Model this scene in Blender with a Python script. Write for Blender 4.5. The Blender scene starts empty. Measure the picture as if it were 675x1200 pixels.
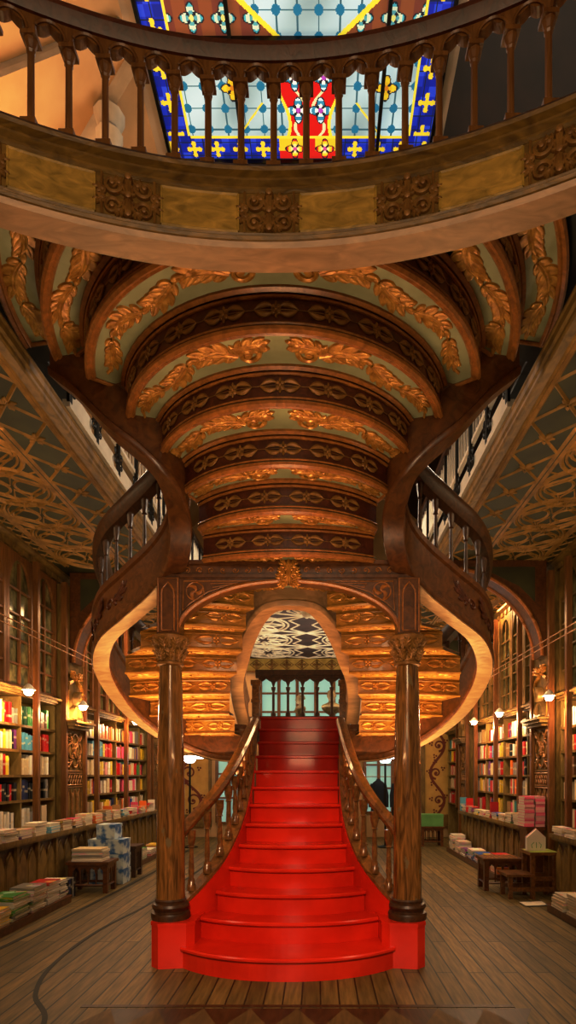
import bpy, math, random
from mathutils import Vector, Matrix
random.seed(7)
PI = math.pi
sin, cos = math.sin, math.cos
C = bpy.context.scene.collection
# ---------------------------------------------------------------- camera model (675x1200 frame)
CX, H, F, VX, VY = 0.235, 1.5, 680.0, 373.0, 908.0
cam_d = bpy.data.cameras.new('camera')
cam = bpy.data.objects.new('camera', cam_d)
C.objects.link(cam)
cam.location = (CX, 0, H)
cam.rotation_euler = (PI / 2, 0, 0)
cam_d.sensor_fit = 'HORIZONTAL'
cam_d.sensor_width = 36
cam_d.lens = 36 * F / 675
cam_d.shift_x = (337.5 - VX) / 675
cam_d.shift_y = (VY - 600) / 675
cam_d.clip_start = 0.05
bpy.context.scene.camera = cam

def V(x, y, z): return Vector((x, y, z))
def lerp(a, b, t): return a + (b - a) * t

# ---------------------------------------------------------------- materials
MATS = {}
def newmat(name):
    m = bpy.data.materials.new(name); m.use_nodes = True
    nt = m.node_tree
    b = nt.nodes['Principled BSDF']
    MATS[name] = m
    return m, nt, b
def ramp(nt, stops):
    r = nt.nodes.new('ShaderNodeValToRGB')
    e = r.color_ramp.elements
    e[0].position, e[0].color = stops[0][0], (*stops[0][1], 1)
    e[1].position, e[1].color = stops[-1][0], (*stops[-1][1], 1)
    for p, c in stops[1:-1]:
        k = e.new(p); k.color = (*c, 1)
    return r
def coords(nt, kind='Object', scale=(1, 1, 1), rot=(0, 0, 0)):
    t = nt.nodes.new('ShaderNodeTexCoord')
    mp = nt.nodes.new('ShaderNodeMapping')
    mp.inputs['Scale'].default_value = scale
    mp.inputs['Rotation'].default_value = rot
    nt.links.new(t.outputs[kind], mp.inputs['Vector'])
    return mp
def wood(name, dark, light, scale=(6, 1.2, 6), rough=0.38, bump=0.15, wear=None, coat=0.0):
    m, nt, b = newmat(name)
    mp = coords(nt, 'Object', scale)
    n = nt.nodes.new('ShaderNodeTexNoise'); n.inputs['Scale'].default_value = 3.0
    n.inputs['Detail'].default_value = 7; n.inputs['Distortion'].default_value = 1.4
    nt.links.new(mp.outputs[0], n.inputs['Vector'])
    r = ramp(nt, [(0.3, dark), (0.7, light)])
    nt.links.new(n.outputs['Fac'], r.inputs[0])
    out = r.outputs[0]
    if wear:
        mp2 = coords(nt, 'Object', (3, 3, 1.6))
        n2 = nt.nodes.new('ShaderNodeTexNoise'); n2.inputs['Scale'].default_value = 4.0; n2.inputs['Detail'].default_value = 5
        nt.links.new(mp2.outputs[0], n2.inputs['Vector'])
        r2 = ramp(nt, [(0.63, (0, 0, 0)), (0.68, (1, 1, 1))])
        nt.links.new(n2.outputs['Fac'], r2.inputs[0])
        mx = nt.nodes.new('ShaderNodeMixRGB'); mx.inputs[2].default_value = (*wear, 1)
        nt.links.new(r2.outputs[0], mx.inputs[0]); nt.links.new(out, mx.inputs[1])
        out = mx.outputs[0]
    nt.links.new(out, b.inputs['Base Color'])
    b.inputs['Roughness'].default_value = rough
    if coat: b.inputs['Coat Weight'].default_value = coat
    bp = nt.nodes.new('ShaderNodeBump'); bp.inputs['Strength'].default_value = bump; bp.inputs['Distance'].default_value = 0.01
    nt.links.new(n.outputs['Fac'], bp.inputs['Height']); nt.links.new(bp.outputs[0], b.inputs['Normal'])
    return m
def paint(name, col, col2=None, rough=0.5, scale=4.0, metal=0.0, bump=0.0):
    m, nt, b = newmat(name)
    mp = coords(nt)
    n = nt.nodes.new('ShaderNodeTexNoise'); n.inputs['Scale'].default_value = scale; n.inputs['Detail'].default_value = 5
    nt.links.new(mp.outputs[0], n.inputs['Vector'])
    c2 = col2 or tuple(c * 0.75 for c in col)
    r = ramp(nt, [(0.35, c2), (0.65, col)])
    nt.links.new(n.outputs['Fac'], r.inputs[0]); nt.links.new(r.outputs[0], b.inputs['Base Color'])
    b.inputs['Roughness'].default_value = rough; b.inputs['Metallic'].default_value = metal
    if bump:
        bp = nt.nodes.new('ShaderNodeBump'); bp.inputs['Strength'].default_value = bump; bp.inputs['Distance'].default_value = 0.01
        nt.links.new(n.outputs['Fac'], bp.inputs['Height']); nt.links.new(bp.outputs[0], b.inputs['Normal'])
    return m
def glow(name, col, strength):
    m, nt, b = newmat(name)
    b.inputs['Base Color'].default_value = (*col, 1)
    b.inputs['Emission Color'].default_value = (*col, 1)
    b.inputs['Emission Strength'].default_value = strength
    return m

W_RAIL = wood('rail_wood', (0.10, 0.032, 0.009), (0.30, 0.115, 0.03), rough=0.28, coat=0.3)
W_STR = wood('stringer_wood', (0.075, 0.020, 0.006), (0.185, 0.058, 0.014), scale=(4, 4, 4), rough=0.34, coat=0.2)
W_DARK = wood('dark_wood', (0.035, 0.012, 0.005), (0.10, 0.034, 0.011), rough=0.42)
W_MAH = wood('mahogany_carved', (0.055, 0.010, 0.005), (0.13, 0.028, 0.010), rough=0.4)
W_ORANGE = wood('orange_moulding', (0.26, 0.085, 0.018), (0.48, 0.18, 0.04), scale=(5, 5, 5), rough=0.35)
W_COL = wood('column_wood', (0.085, 0.028, 0.008), (0.36, 0.155, 0.036), scale=(9, 9, 1.0), rough=0.22, wear=(0.20, 0.13, 0.06), coat=0.4)
W_CASE = wood('bookcase_wood', (0.13, 0.065, 0.013), (0.31, 0.175, 0.040), scale=(5, 2, 1.2), rough=0.5)
W_BACK = wood('bookcase_back', (0.24, 0.145, 0.036), (0.40, 0.26, 0.075), scale=(4, 3, 1), rough=0.6)
W_POST = wood('red_post_wood', (0.13, 0.042, 0.010), (0.27, 0.105, 0.026), scale=(8, 8, 1), rough=0.35)
W_PANEL = wood('fascia_panel_wood', (0.26, 0.145, 0.022), (0.54, 0.34, 0.065), scale=(2.2, 6, 6), rough=0.42, bump=0.3)
W_FASC = wood('fascia_wood', (0.11, 0.048, 0.008), (0.29, 0.145, 0.024), scale=(2.2, 6, 6), rough=0.42, bump=0.3)
W_PALE = wood('pale_underboard', (0.30, 0.165, 0.075), (0.46, 0.275, 0.14), scale=(1.5, 5, 5), rough=0.4)
W_GOLDW = wood('golden_wood', (0.27, 0.115, 0.016), (0.52, 0.255, 0.046), scale=(3, 6, 6), rough=0.36, coat=0.15)
GOLD = paint('gilded_carving', (0.68, 0.36, 0.075), (0.40, 0.16, 0.026), rough=0.34, scale=22, metal=0.25)
GOLD2 = paint('dull_gilding', (0.36, 0.17, 0.04), (0.22, 0.09, 0.02), rough=0.45, scale=18, metal=0.2)
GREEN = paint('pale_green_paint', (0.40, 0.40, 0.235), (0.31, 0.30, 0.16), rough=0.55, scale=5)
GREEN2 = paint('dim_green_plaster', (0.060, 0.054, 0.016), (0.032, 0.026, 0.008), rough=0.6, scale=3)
RIBW = paint('tracery_plaster', (0.46, 0.255, 0.060), (0.28, 0.14, 0.030), rough=0.5, scale=9)
RIBP = paint('pale_tracery', (0.85, 0.80, 0.68), (0.70, 0.62, 0.48), rough=0.5, scale=9)
PURP = paint('purple_brown_plaster', (0.09, 0.040, 0.035), (0.05, 0.022, 0.02), rough=0.6)
YELP = paint('yellow_frieze', (0.62, 0.45, 0.11), (0.45, 0.30, 0.06), rough=0.5, scale=6)
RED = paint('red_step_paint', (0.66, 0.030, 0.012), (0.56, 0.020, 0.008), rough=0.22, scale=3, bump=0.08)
RED2 = paint('deep_red_step_paint', (0.50, 0.020, 0.011), (0.38, 0.014, 0.008), rough=0.14, scale=3, bump=0.08)  # deeper, glossier red for the upper steps
CREAM = paint('cream_wall', (0.66, 0.44, 0.22), (0.55, 0.34, 0.15), rough=0.7, scale=2)
WALLW = paint('upper_wall', (0.55, 0.46, 0.36), (0.45, 0.36, 0.27), rough=0.7, scale=2)
RIBWHITE = paint('white_vault_rib', (0.62, 0.57, 0.50), (0.5, 0.45, 0.38), rough=0.6, scale=6)
BLACKW = paint('black_wood_and_shade', (0.025, 0.012, 0.007), (0.012, 0.007, 0.004), rough=0.6)
IRON = paint('black_iron', (0.02, 0.016, 0.013), (0.012, 0.01, 0.008), rough=0.4, metal=0.5)
SILVER = paint('white_painted_metal', (0.72, 0.68, 0.62), (0.6, 0.56, 0.5), rough=0.3)
PAPER = paint('paper', (0.72, 0.66, 0.52), (0.60, 0.53, 0.39), rough=0.8, scale=40)
WHITE = paint('white_card', (0.78, 0.72, 0.62), (0.7, 0.64, 0.55), rough=0.6)
STONE = paint('bust_stone', (0.30, 0.235, 0.13), (0.2, 0.15, 0.08), rough=0.5, scale=12)
BRONZE = paint('gilt_relief', (0.33, 0.20, 0.06), (0.20, 0.11, 0.03), rough=0.4, scale=15, metal=0.3)
SCROLLRED = paint('painted_red_scroll', (0.22, 0.035, 0.012), (0.15, 0.02, 0.01), rough=0.6)
PANELY = paint('painted_yellow_panel', (0.62, 0.40, 0.10), (0.52, 0.31, 0.07), rough=0.55, scale=4)
BLACKC = paint('black_cloth', (0.012, 0.012, 0.014), (0.006, 0.006, 0.008), rough=0.9)
GREENBOX = paint('green_box_card', (0.16, 0.38, 0.12), (0.12, 0.3, 0.09), rough=0.5)
BULB = glow('bulb_glow', (1.0, 0.78, 0.55), 26)
SHADEG = glow('lamp_shade_glow', (0.90, 0.95, 1.0), 5)

W_INL = wood('inlay_wood', (0.10, 0.05, 0.016), (0.19, 0.10, 0.032), rough=0.6)
def mk_floor():
    m, nt, b = newmat('plank_floor')
    mp = coords(nt, 'Object', (1, 1, 1), (0, 0, PI / 2))
    br = nt.nodes.new('ShaderNodeTexBrick')
    br.offset = 0.37; br.inputs['Scale'].default_value = 1.0
    br.inputs['Brick Width'].default_value = 2.2; br.inputs['Row Height'].default_value = 0.125
    br.inputs['Mortar Size'].default_value = 0.006; br.inputs['Mortar Smooth'].default_value = 0.2
    br.inputs['Color1'].default_value = (0.25, 0.168, 0.055, 1); br.inputs['Color2'].default_value = (0.135, 0.086, 0.026, 1)
    br.inputs['Mortar'].default_value = (0.022, 0.012, 0.006, 1)
    nt.links.new(mp.outputs[0], br.inputs['Vector'])
    mp2 = coords(nt, 'Object', (16, 1.3, 1))
    n = nt.nodes.new('ShaderNodeTexNoise'); n.inputs['Scale'].default_value = 2.5; n.inputs['Detail'].default_value = 8
    nt.links.new(mp2.outputs[0], n.inputs['Vector'])
    r = ramp(nt, [(0.3, (0.55, 0.5, 0.45)), (0.7, (1.25, 1.2, 1.1))])
    nt.links.new(n.outputs['Fac'], r.inputs[0])
    mx = nt.nodes.new('ShaderNodeMixRGB'); mx.blend_type = 'MULTIPLY'; mx.inputs[0].default_value = 1
    nt.links.new(br.outputs['Color'], mx.inputs[1]); nt.links.new(r.outputs[0], mx.inputs[2])
    nt.links.new(mx.outputs[0], b.inputs['Base Color'])
    b.inputs['Roughness'].default_value = 0.5
    bp = nt.nodes.new('ShaderNodeBump'); bp.inputs['Strength'].default_value = 0.4; bp.inputs['Distance'].default_value = 0.004
    iv = nt.nodes.new('ShaderNodeMath'); iv.operation = 'SUBTRACT'; iv.inputs[0].default_value = 1
    nt.links.new(br.outputs['Fac'], iv.inputs[1]); nt.links.new(iv.outputs[0], bp.inputs['Height'])
    nt.links.new(bp.outputs[0], b.inputs['Normal'])
    return m
FLOORM = mk_floor()

def mk_cover():
    m, nt, b = newmat('book_cover')
    oi = nt.nodes.new('ShaderNodeObjectInfo')
    tc = nt.nodes.new('ShaderNodeTexCoord')
    sp = nt.nodes.new('ShaderNodeSeparateXYZ'); nt.links.new(tc.outputs['Generated'], sp.inputs[0])
    # a title block: light band whose height on the spine differs from book to book
    ad = nt.nodes.new('ShaderNodeMath'); ad.operation = 'MULTIPLY_ADD'; ad.inputs[1].default_value = 0.45; ad.inputs[2].default_value = 0.3
    nt.links.new(oi.outputs['Random'], ad.inputs[0])
    df = nt.nodes.new('ShaderNodeMath'); df.operation = 'SUBTRACT'
    nt.links.new(sp.outputs['Z'], df.inputs[0]); nt.links.new(ad.outputs[0], df.inputs[1])
    ab = nt.nodes.new('ShaderNodeMath'); ab.operation = 'ABSOLUTE'; nt.links.new(df.outputs[0], ab.inputs[0])
    lt = nt.nodes.new('ShaderNodeMath'); lt.operation = 'LESS_THAN'; lt.inputs[1].default_value = 0.06; nt.links.new(ab.outputs[0], lt.inputs[0])
    am = nt.nodes.new('ShaderNodeMath'); am.operation = 'MULTIPLY'; am.inputs[1].default_value = 0.55; nt.links.new(lt.outputs[0], am.inputs[0])
    mx = nt.nodes.new('ShaderNodeMixRGB'); mx.inputs[2].default_value = (0.7, 0.6, 0.4, 1)
    nt.links.new(am.outputs[0], mx.inputs[0]); nt.links.new(oi.outputs['Color'], mx.inputs[1])
    nt.links.new(mx.outputs[0], b.inputs['Base Color'])
    b.inputs['Roughness'].default_value = 0.42
    return m
COVER = mk_cover()
def mk_jacket():
    m, nt, b = newmat('printed_jacket')
    oi = nt.nodes.new('ShaderNodeObjectInfo')
    tc = nt.nodes.new('ShaderNodeTexCoord')
    vo = nt.nodes.new('ShaderNodeTexVoronoi'); vo.inputs['Scale'].default_value = 3.0
    av = nt.nodes.new('ShaderNodeVectorMath'); av.operation = 'ADD'
    nt.links.new(tc.outputs['Generated'], av.inputs[0])
    cb = nt.nodes.new('ShaderNodeCombineXYZ'); nt.links.new(oi.outputs['Random'], cb.inputs[0]); nt.links.new(oi.outputs['Random'], cb.inputs[1])
    sc = nt.nodes.new('ShaderNodeVectorMath'); sc.operation = 'SCALE'; sc.inputs['Scale'].default_value = 17.0
    nt.links.new(cb.outputs[0], sc.inputs[0]); nt.links.new(sc.outputs[0], av.inputs[1])
    nt.links.new(av.outputs[0], vo.inputs['Vector'])
    sh = nt.nodes.new('ShaderNodeSeparateColor'); nt.links.new(vo.outputs['Color'], sh.inputs[0])
    gt = nt.nodes.new('ShaderNodeMath'); gt.operation = 'GREATER_THAN'; gt.inputs[1].default_value = 0.72
    nt.links.new(sh.outputs[0], gt.inputs[0])
    am = nt.nodes.new('ShaderNodeMath'); am.operation = 'MULTIPLY'; am.inputs[1].default_value = 0.5; nt.links.new(gt.outputs[0], am.inputs[0])
    mx = nt.nodes.new('ShaderNodeMixRGB')
    nt.links.new(am.outputs[0], mx.inputs[0]); nt.links.new(oi.outputs['Color'], mx.inputs[1]); nt.links.new(vo.outputs['Color'], mx.inputs[2])
    nt.links.new(mx.outputs[0], b.inputs['Base Color']); b.inputs['Roughness'].default_value = 0.35
    return m
JACKET = mk_jacket()
def mk_attr(name, strength, rough=0.4):
    m, nt, b = newmat(name)
    a = nt.nodes.new('ShaderNodeVertexColor'); a.layer_name = 'col'
    nt.links.new(a.outputs[0], b.inputs['Base Color']); b.inputs['Roughness'].default_value = rough
    if strength:
        nt.links.new(a.outputs[0], b.inputs['Emission Color']); b.inputs['Emission Strength'].default_value = strength
    return m
STAIN = mk_attr('stained_glass', 0.9)
ATTR = mk_attr('mixed_book_covers', 0)
def mk_pane(name, col, rough):
    m, nt, b = newmat(name)
    mp = coords(nt, 'Object', (1, 3, 2))
    n = nt.nodes.new('ShaderNodeTexNoise'); n.inputs['Scale'].default_value = 3; n.inputs['Detail'].default_value = 6
    nt.links.new(mp.outputs[0], n.inputs['Vector'])
    r = ramp(nt, [(0.40, tuple(c * 0.25 for c in col)), (0.66, col)])
    nt.links.new(n.outputs['Fac'], r.inputs[0]); nt.links.new(r.outputs[0], b.inputs['Base Color'])
    b.inputs['Roughness'].default_value = rough
    return m
PANE = mk_pane('old_cabinet_glass', (0.30, 0.25, 0.10), 0.14)
TEAL = glow('curtained_pane', (0.30, 0.50, 0.48), 0.5)

# ---------------------------------------------------------------- mesh builder
ORG = {}
class MB:
    def __init__(s): s.v = []; s.f = []; s.m = []; s.cur = 0
    def mat(s, i): s.cur = i; return s
    def face(s, idx): s.f.append(tuple(idx)); s.m.append(s.cur)
    def add(s, pts):
        b = len(s.v); s.v.extend(Vector(p) for p in pts); return b
    def quad(s, a, b, c, d):
        k = s.add([a, b, c, d]); s.face((k, k + 1, k + 2, k + 3))
    def poly(s, pts):
        k = s.add(pts); s.face(range(k, k + len(pts)))
    def box(s, x0, x1, y0, y1, z0, z1, M=None):
        p = [V(x, y, z) for z in (z0, z1) for y in (y0, y1) for x in (x0, x1)]
        if M is not None: p = [M @ q for q in p]
        k = s.add(p)
        for f in ((0, 2, 3, 1), (4, 5, 7, 6), (0, 1, 5, 4), (1, 3, 7, 5), (3, 2, 6, 7), (2, 0, 4, 6)):
            s.face([k + i for i in f])
        return s
    def prism(s, poly, mapf, d0, d1):
        n = len(poly)
        a = s.add([mapf(u, w, d0) for u, w in poly]); b = s.add([mapf(u, w, d1) for u, w in poly])
        s.face([a + i for i in reversed(range(n))]); s.face([b + i for i in range(n)])
        for i in range(n):
            j = (i + 1) % n
            s.face((a + i, a + j, b + j, b + i))
        return s
    def sweep(s, path, sec, caps=True, closed=False):
        n = len(path); m = len(sec); rings = []
        for i, p in enumerate(path):
            if closed: t = path[(i + 1) % n] - path[i - 1]
            else: t = path[min(i + 1, n - 1)] - path[max(i - 1, 0)]
            t = V(t.x, t.y, 0)
            t = t.normalized() if t.length > 1e-9 else V(1, 0, 0)
            sd = V(-t.y, t.x, 0)          # left of travel
            rings.append(s.add([p + sd * a + V(0, 0, b) for a, b in sec]))
        rr = list(zip(rings, rings[1:])) + ([(rings[-1], rings[0])] if closed else [])
        for a, b in rr:
            for j in range(m):
                k = (j + 1) % m
                s.face((a + j, a + k, b + k, b + j))
        if caps and not closed:
            s.face([rings[0] + j for j in reversed(range(m))]); s.face([rings[-1] + j for j in range(m)])
        return s
    def tube(s, path, r, n=6, closed=False, flat=None):
        rings = []; L = len(path)
        rs = r if isinstance(r, (list, tuple)) else [r] * L
        up0 = V(0, 0, 1)
        for i, p in enumerate(path):
            if closed: t = path[(i + 1) % L] - path[i - 1]
            else: t = path[min(i + 1, L - 1)] - path[max(i - 1, 0)]
            t = t.normalized() if t.length > 1e-9 else V(0, 0, 1)
            up = flat if flat is not None else (up0 if abs(t.z) < 0.9 else V(0, 1, 0))
            a = t.cross(up); a = a.normalized() if a.length > 1e-6 else V(1, 0, 0)
            b = a.cross(t)
            rings.append(s.add([p + (a * cos(2 * PI * k / n) + b * sin(2 * PI * k / n)) * rs[i] for k in range(n)]))
        rr = list(zip(rings, rings[1:])) + ([(rings[-1], rings[0])] if closed else [])
        for a, b in rr:
            for j in range(n):
                k = (j + 1) % n
                s.face((a + j, a + k, b + k, b + j))
        if not closed:
            s.face([rings[0] + j for j in reversed(range(n))]); s.face([rings[-1] + j for j in range(n)])
        return s
    def lathe(s, x, y, prof, n=16, M=None, sx=1, sy=1):
        rings = []
        for r, z in prof:
            pts = [V(x + sx * r * cos(2 * PI * k / n), y + sy * r * sin(2 * PI * k / n), z) for k in range(n)]
            if M is not None: pts = [M @ p for p in pts]
            rings.append(s.add(pts))
        for a, b in zip(rings, rings[1:]):
            for j in range(n):
                k = (j + 1) % n
                s.face((a + j, a + k, b + k, b + j))
        s.face([rings[0] + j for j in reversed(range(n))]); s.face([rings[-1] + j for j in range(n)])
        return s
    def relief(s, spine, wid, h, mapf):
        """a domed carved ribbon: spine in (u, w), half-widths, height h; mapf(u, w, out)"""
        n = len(spine); rings = []
        for i, (u, w) in enumerate(spine):
            u0, w0 = spine[max(i - 1, 0)]; u1, w1 = spine[min(i + 1, n - 1)]
            tx, ty = u1 - u0, w1 - w0; l = math.hypot(tx, ty) or 1
            nx, ny = -ty / l, tx / l
            q = wid[i]; pts = []
            for a, hh in ((-1, 0), (-0.8, 0.62), (-0.35, 0.8), (0, 0.55 if q > 0.02 else 1.0), (0.35, 0.8), (0.8, 0.62), (1, 0)):
                pts.append(mapf(u + nx * q * a, w + ny * q * a, h * hh * min(1, q / (0.01) * 0.5 + 0.4)))
            rings.append(s.add(pts))
        for a, b in zip(rings, rings[1:]):
            for j in range(6): s.face((a + j, a + j + 1, b + j + 1, b + j))
        return s
    def knob(s, u, w, r, h, mapf, n=8):
        a = s.add([mapf(u + r * cos(2 * PI * k / n), w + r * sin(2 * PI * k / n), 0) for k in range(n)])
        b = s.add([mapf(u + .7 * r * cos(2 * PI * k / n), w + .7 * r * sin(2 * PI * k / n), h * .8) for k in range(n)])
        c = s.add([mapf(u, w, h)])
        for j in range(n):
            k = (j + 1) % n
            s.face((a + j, a + k, b + k, b + j)); s.face((b + j, b + k, c))
        return s
    def build(s, name, mats, parent=None, smooth=False, loc=None, flip=False):
        org = Vector(ORG[parent.name]) if parent is not None else V(0, 0, 0)
        if loc is not None: loc = Vector(loc)
        base = loc if loc is not None else org
        me = bpy.data.meshes.new(name)
        me.from_pydata([tuple(p - base) for p in s.v], [], s.f)
        for m in (mats if isinstance(mats, (list, tuple)) else [mats]): me.materials.append(m)
        me.polygons.foreach_set('material_index', s.m)
        if smooth: me.polygons.foreach_set('use_smooth', [True] * len(s.f))
        me.update()
        import bmesh
        bm = bmesh.new(); bm.from_mesh(me)
        bmesh.ops.recalc_face_normals(bm, faces=bm.faces)
        bm.to_mesh(me); bm.free()
        if smooth:
            try: me.set_sharp_from_angle(angle=0.7)
            except Exception: pass
        o = bpy.data.objects.new(name, me)
        C.objects.link(o)
        if parent is not None:
            o.parent = parent
            o.location = base - org
        elif loc is not None: o.location = loc
        ORG[o.name] = tuple(base)
        return o
def cr(pts, n=8, closed=False):
    P = [Vector(p) for p in pts]; out = []
    L = len(P); rng = range(L) if closed else range(L - 1)
    for i in rng:
        if closed: a, b, c, d = P[i - 1], P[i], P[(i + 1) % L], P[(i + 2) % L]
        else: a, b, c, d = P[max(i - 1, 0)], P[i], P[i + 1], P[min(i + 2, L - 1)]
        for k in range(n):
            t = k / n
            out.append(0.5 * ((2 * b) + (c - a) * t + (2 * a - 5 * b + 4 * c - d) * t * t + (3 * b - a - 3 * c + d) * t ** 3))
    if not closed: out.append(P[-1].copy())
    return out
def thing(name, label, cat, loc=(0, 0, 0), group=None):
    o = bpy.data.objects.new(name, None); C.objects.link(o)
    o.location = loc; o.empty_display_size = 0.1
    ORG[o.name] = tuple(loc)
    return tag(o, label, cat, group)
def tag(o, label, cat, group=None, kind=None):
    o['label'] = label; o['category'] = cat
    if group: o['group'] = group
    if kind: o['kind'] = kind
    return o
def struct(o, label=None):
    o['kind'] = 'structure'
    if label: o['label'] = label
    return o
RECT = lambda w, z0, z1: [(-w, z0), (w, z0), (w, z1), (-w, z1)]

# ---------------------------------------------------------------- carved ornament
def leaf(mb, mapf, u, w, ang, L, W, h, curl=0.5, lobes=4.5):
    """an acanthus leaf: a ridged midrib with pairs of pointed lobes that shorten to the tip"""
    n = 16; sp = []; hd = []; x, y = u, w
    for i in range(n):
        t = i / (n - 1); a = ang + curl * (t * t * 1.6 - 0.3)
        sp.append((x, y)); hd.append(a)
        x += cos(a) * L / n; y += sin(a) * L / n
    mb.relief(sp, [max(.002, W * (.26 + .20 * sin(PI * min(1, i / (n - 1) * 1.1))) * (1 - .55 * (i / (n - 1)) ** 3)) for i in range(n)], h, mapf)
    k = max(2, int(lobes - .5))
    for q in range(k + 1):
        t = (q + .35) / (k + .9); i = min(n - 1, int(t * (n - 1))); px, py = sp[i]; a = hd[i]
        sz = W * (1.75 * sin(PI * (0.20 + .66 * t)) + .2)
        for sg in (1, -1):
            b = a + sg * (1.22 - .50 * t); lx, ly = px, py; ls = []; m = 6
            for e in range(m):
                ls.append((lx, ly)); lx += cos(b) * sz / m; ly += sin(b) * sz / m; b -= sg * .12
            mb.relief(ls, [max(.0015, sz * .25 * (.8 + .5 * sin(PI * e / 5)) * (1 - .10 * e) * (1 if e < m - 1 else .15)) for e in range(m)], h * .85, mapf)
def spiral(mb, mapf, u, w, r, a0, turns, wd, h, sg=1):
    n = int(18 * turns) + 6; sp = []; ws = []
    for i in range(n):
        t = i / (n - 1); a = a0 + sg * turns * 2 * PI * t; q = r * (1 - 0.82 * t)
        sp.append((u + cos(a) * q, w + sin(a) * q)); ws.append(max(0.002, wd * (1 - 0.45 * t)))
    mb.relief(sp, ws, h, mapf)
    mb.knob(u, w, wd * 1.5, h * 1.2, mapf)
def leafband(mb, mapf, half, d, h=0.014, sides=(1, -1)):
    """acanthus scrolls running out from the middle; half = half length, d = depth of the band"""
    for sg in sides:
        m = (lambda u, w, o: mapf(u * sg, w, o))
        spiral(mb, m, 0.52 * d + 0.03, 0.40 * d, 0.24 * d, PI * .9, 1.15, 0.055 * d + .004, h, 1)
        leaf(mb, m, 0.66 * d + 0.05, 0.60 * d, PI * 0.97, 0.66 * d, 0.20 * d, h, 0.3, 3.5)
        u = 0.66 * d + 0.05; up = 1; k = 0
        while u < half - 0.30 * d:
            L = min(1.10 * d, half - u - 0.06 * d) * (1.0 if k % 2 == 0 else 0.9)
            leaf(mb, m, u, (0.50 - 0.10 * up) * d, 0.28 * up, L, (0.27 - 0.015 * min(k, 3)) * d, h, -0.8 * up, 4.5)
            sp = [(u + L * (0.5 + 0.6 * t / 8), (0.5 + 0.12 * up * sin(PI * t / 8)) * d) for t in range(9)]
            mb.relief(sp, [0.035 * d + .003] * 9, h * .8, m)
            u += L * 1.0; up = -up; k += 1
def rosette(mb, mapf, u, w, L, W, h):
    for sg in (1, -1):
        for dw in (-0.28, 0.28):
            n = 9
            sp = [(u + sg * (0.10 + 0.40 * i / (n - 1)) * L, w + dw * W * sin(PI * (0.25 + .75 * i / (n - 1)))) for i in range(n)]
            mb.relief(sp, [max(0.0015, 0.16 * W * sin(PI * (0.12 + 0.86 * i / (n - 1)))) for i in range(n)], h, mapf)
    for k in range(4):
        a = PI / 4 + k * PI / 2
        mb.knob(u + cos(a) * W * .2, w + sin(a) * W * .2, W * .16, h, mapf, 7)
    mb.knob(u, w, W * .12, h * 1.5, mapf, 7)
    for sg in (1, -1):
        mb.relief([(u, w + sg * W * .2), (u, w + sg * W * .35), (u, w + sg * W * .48)], [W * .05, W * .09, .002], h, mapf)

# ================================================================ THE STAIRCASE
R_ = 0.172
stair = thing('grand_staircase', 'grand double-curved wooden staircase with glossy red steps in the middle of the shop', 'staircase', (0, 4.5, 0))
# ---- the red flight
HW = [.83, .742, .64, .565, .51, .475, .46, .455, .46, .47, .485, .50, .51]
BOW = [.30, .21, .19, .16, .12, .09, .07, .05, .04, .03, .025, .02, .02]
DC = [4.17, 4.52, 4.74, 4.98, 5.24, 5.50, 5.77, 6.03, 6.30, 6.56, 6.82, 7.08, 7.35]
def front(n, off=0.0, hw=None):
    h = HW[n] if hw is None else hw
    pts = []
    for i in range(25):
        s = -1 + 2 * i / 24
        pts.append((s * (h - off * .4), DC[n] + off + BOW[n] * (s * s * 0.7 + 0.3 * s ** 4)))
    return pts
ident = lambda u, w, z: V(u, w, z)
for n in range(13):
    back = (DC[n + 1] + BOW[n + 1] + 0.06) if n < 12 else 8.0
    z1 = R_ * (n + 1)
    fr = front(n, 0.03)
    mb = MB()
    mb.prism(fr + [(HW[n] - .012, back), (-HW[n] + .012, back)], ident, max(0.0, z1 - R_ - 0.02), z1 - 0.034)
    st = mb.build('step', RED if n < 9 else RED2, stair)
    if n == 0: st['label'] = 'lowest red step with a broad rounded front'
    tb = MB()
    f2 = front(n)
    bk = [(HW[n], back), (-HW[n], back)]
    for k, (o, z) in enumerate(((0.010, z1 - .034), (0.0, z1 - .024), (0.0, z1 - .010), (0.010, z1))):
        ff = front(n, o)
        tb.add([V(x, y, z) for x, y in ff] + [V(x, y, z) for x, y in bk])
    N = 27
    for k in range(3):
        for i in range(N):
            j = (i + 1) % N
            tb.face((k * N + i, k * N + j, (k + 1) * N + j, (k + 1) * N + i))
    tb.face(list(reversed(range(N)))); tb.face([3 * N + i for i in range(N)])
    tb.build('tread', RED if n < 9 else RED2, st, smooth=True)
# red plinths under the columns
XC, YC = 0.95, 4.66
for sg in (-1, 1):
    mb = MB()
    pl = [(0.735, 4.56), (0.79, 4.50), (1.00, 4.47), (1.07, 4.54), (1.07, 4.80), (1.0, 4.87), (0.72, 4.87)]
    mb.prism([(sg * a, b) for a, b in pl], ident, 0.0, 0.335)
    mb.prism([(sg * (a + (a - .9) * .03), b + (b - 4.67) * .03) for a, b in pl], ident, 0.325, 0.352)
    mb.build('plinth', RED, stair)
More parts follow.
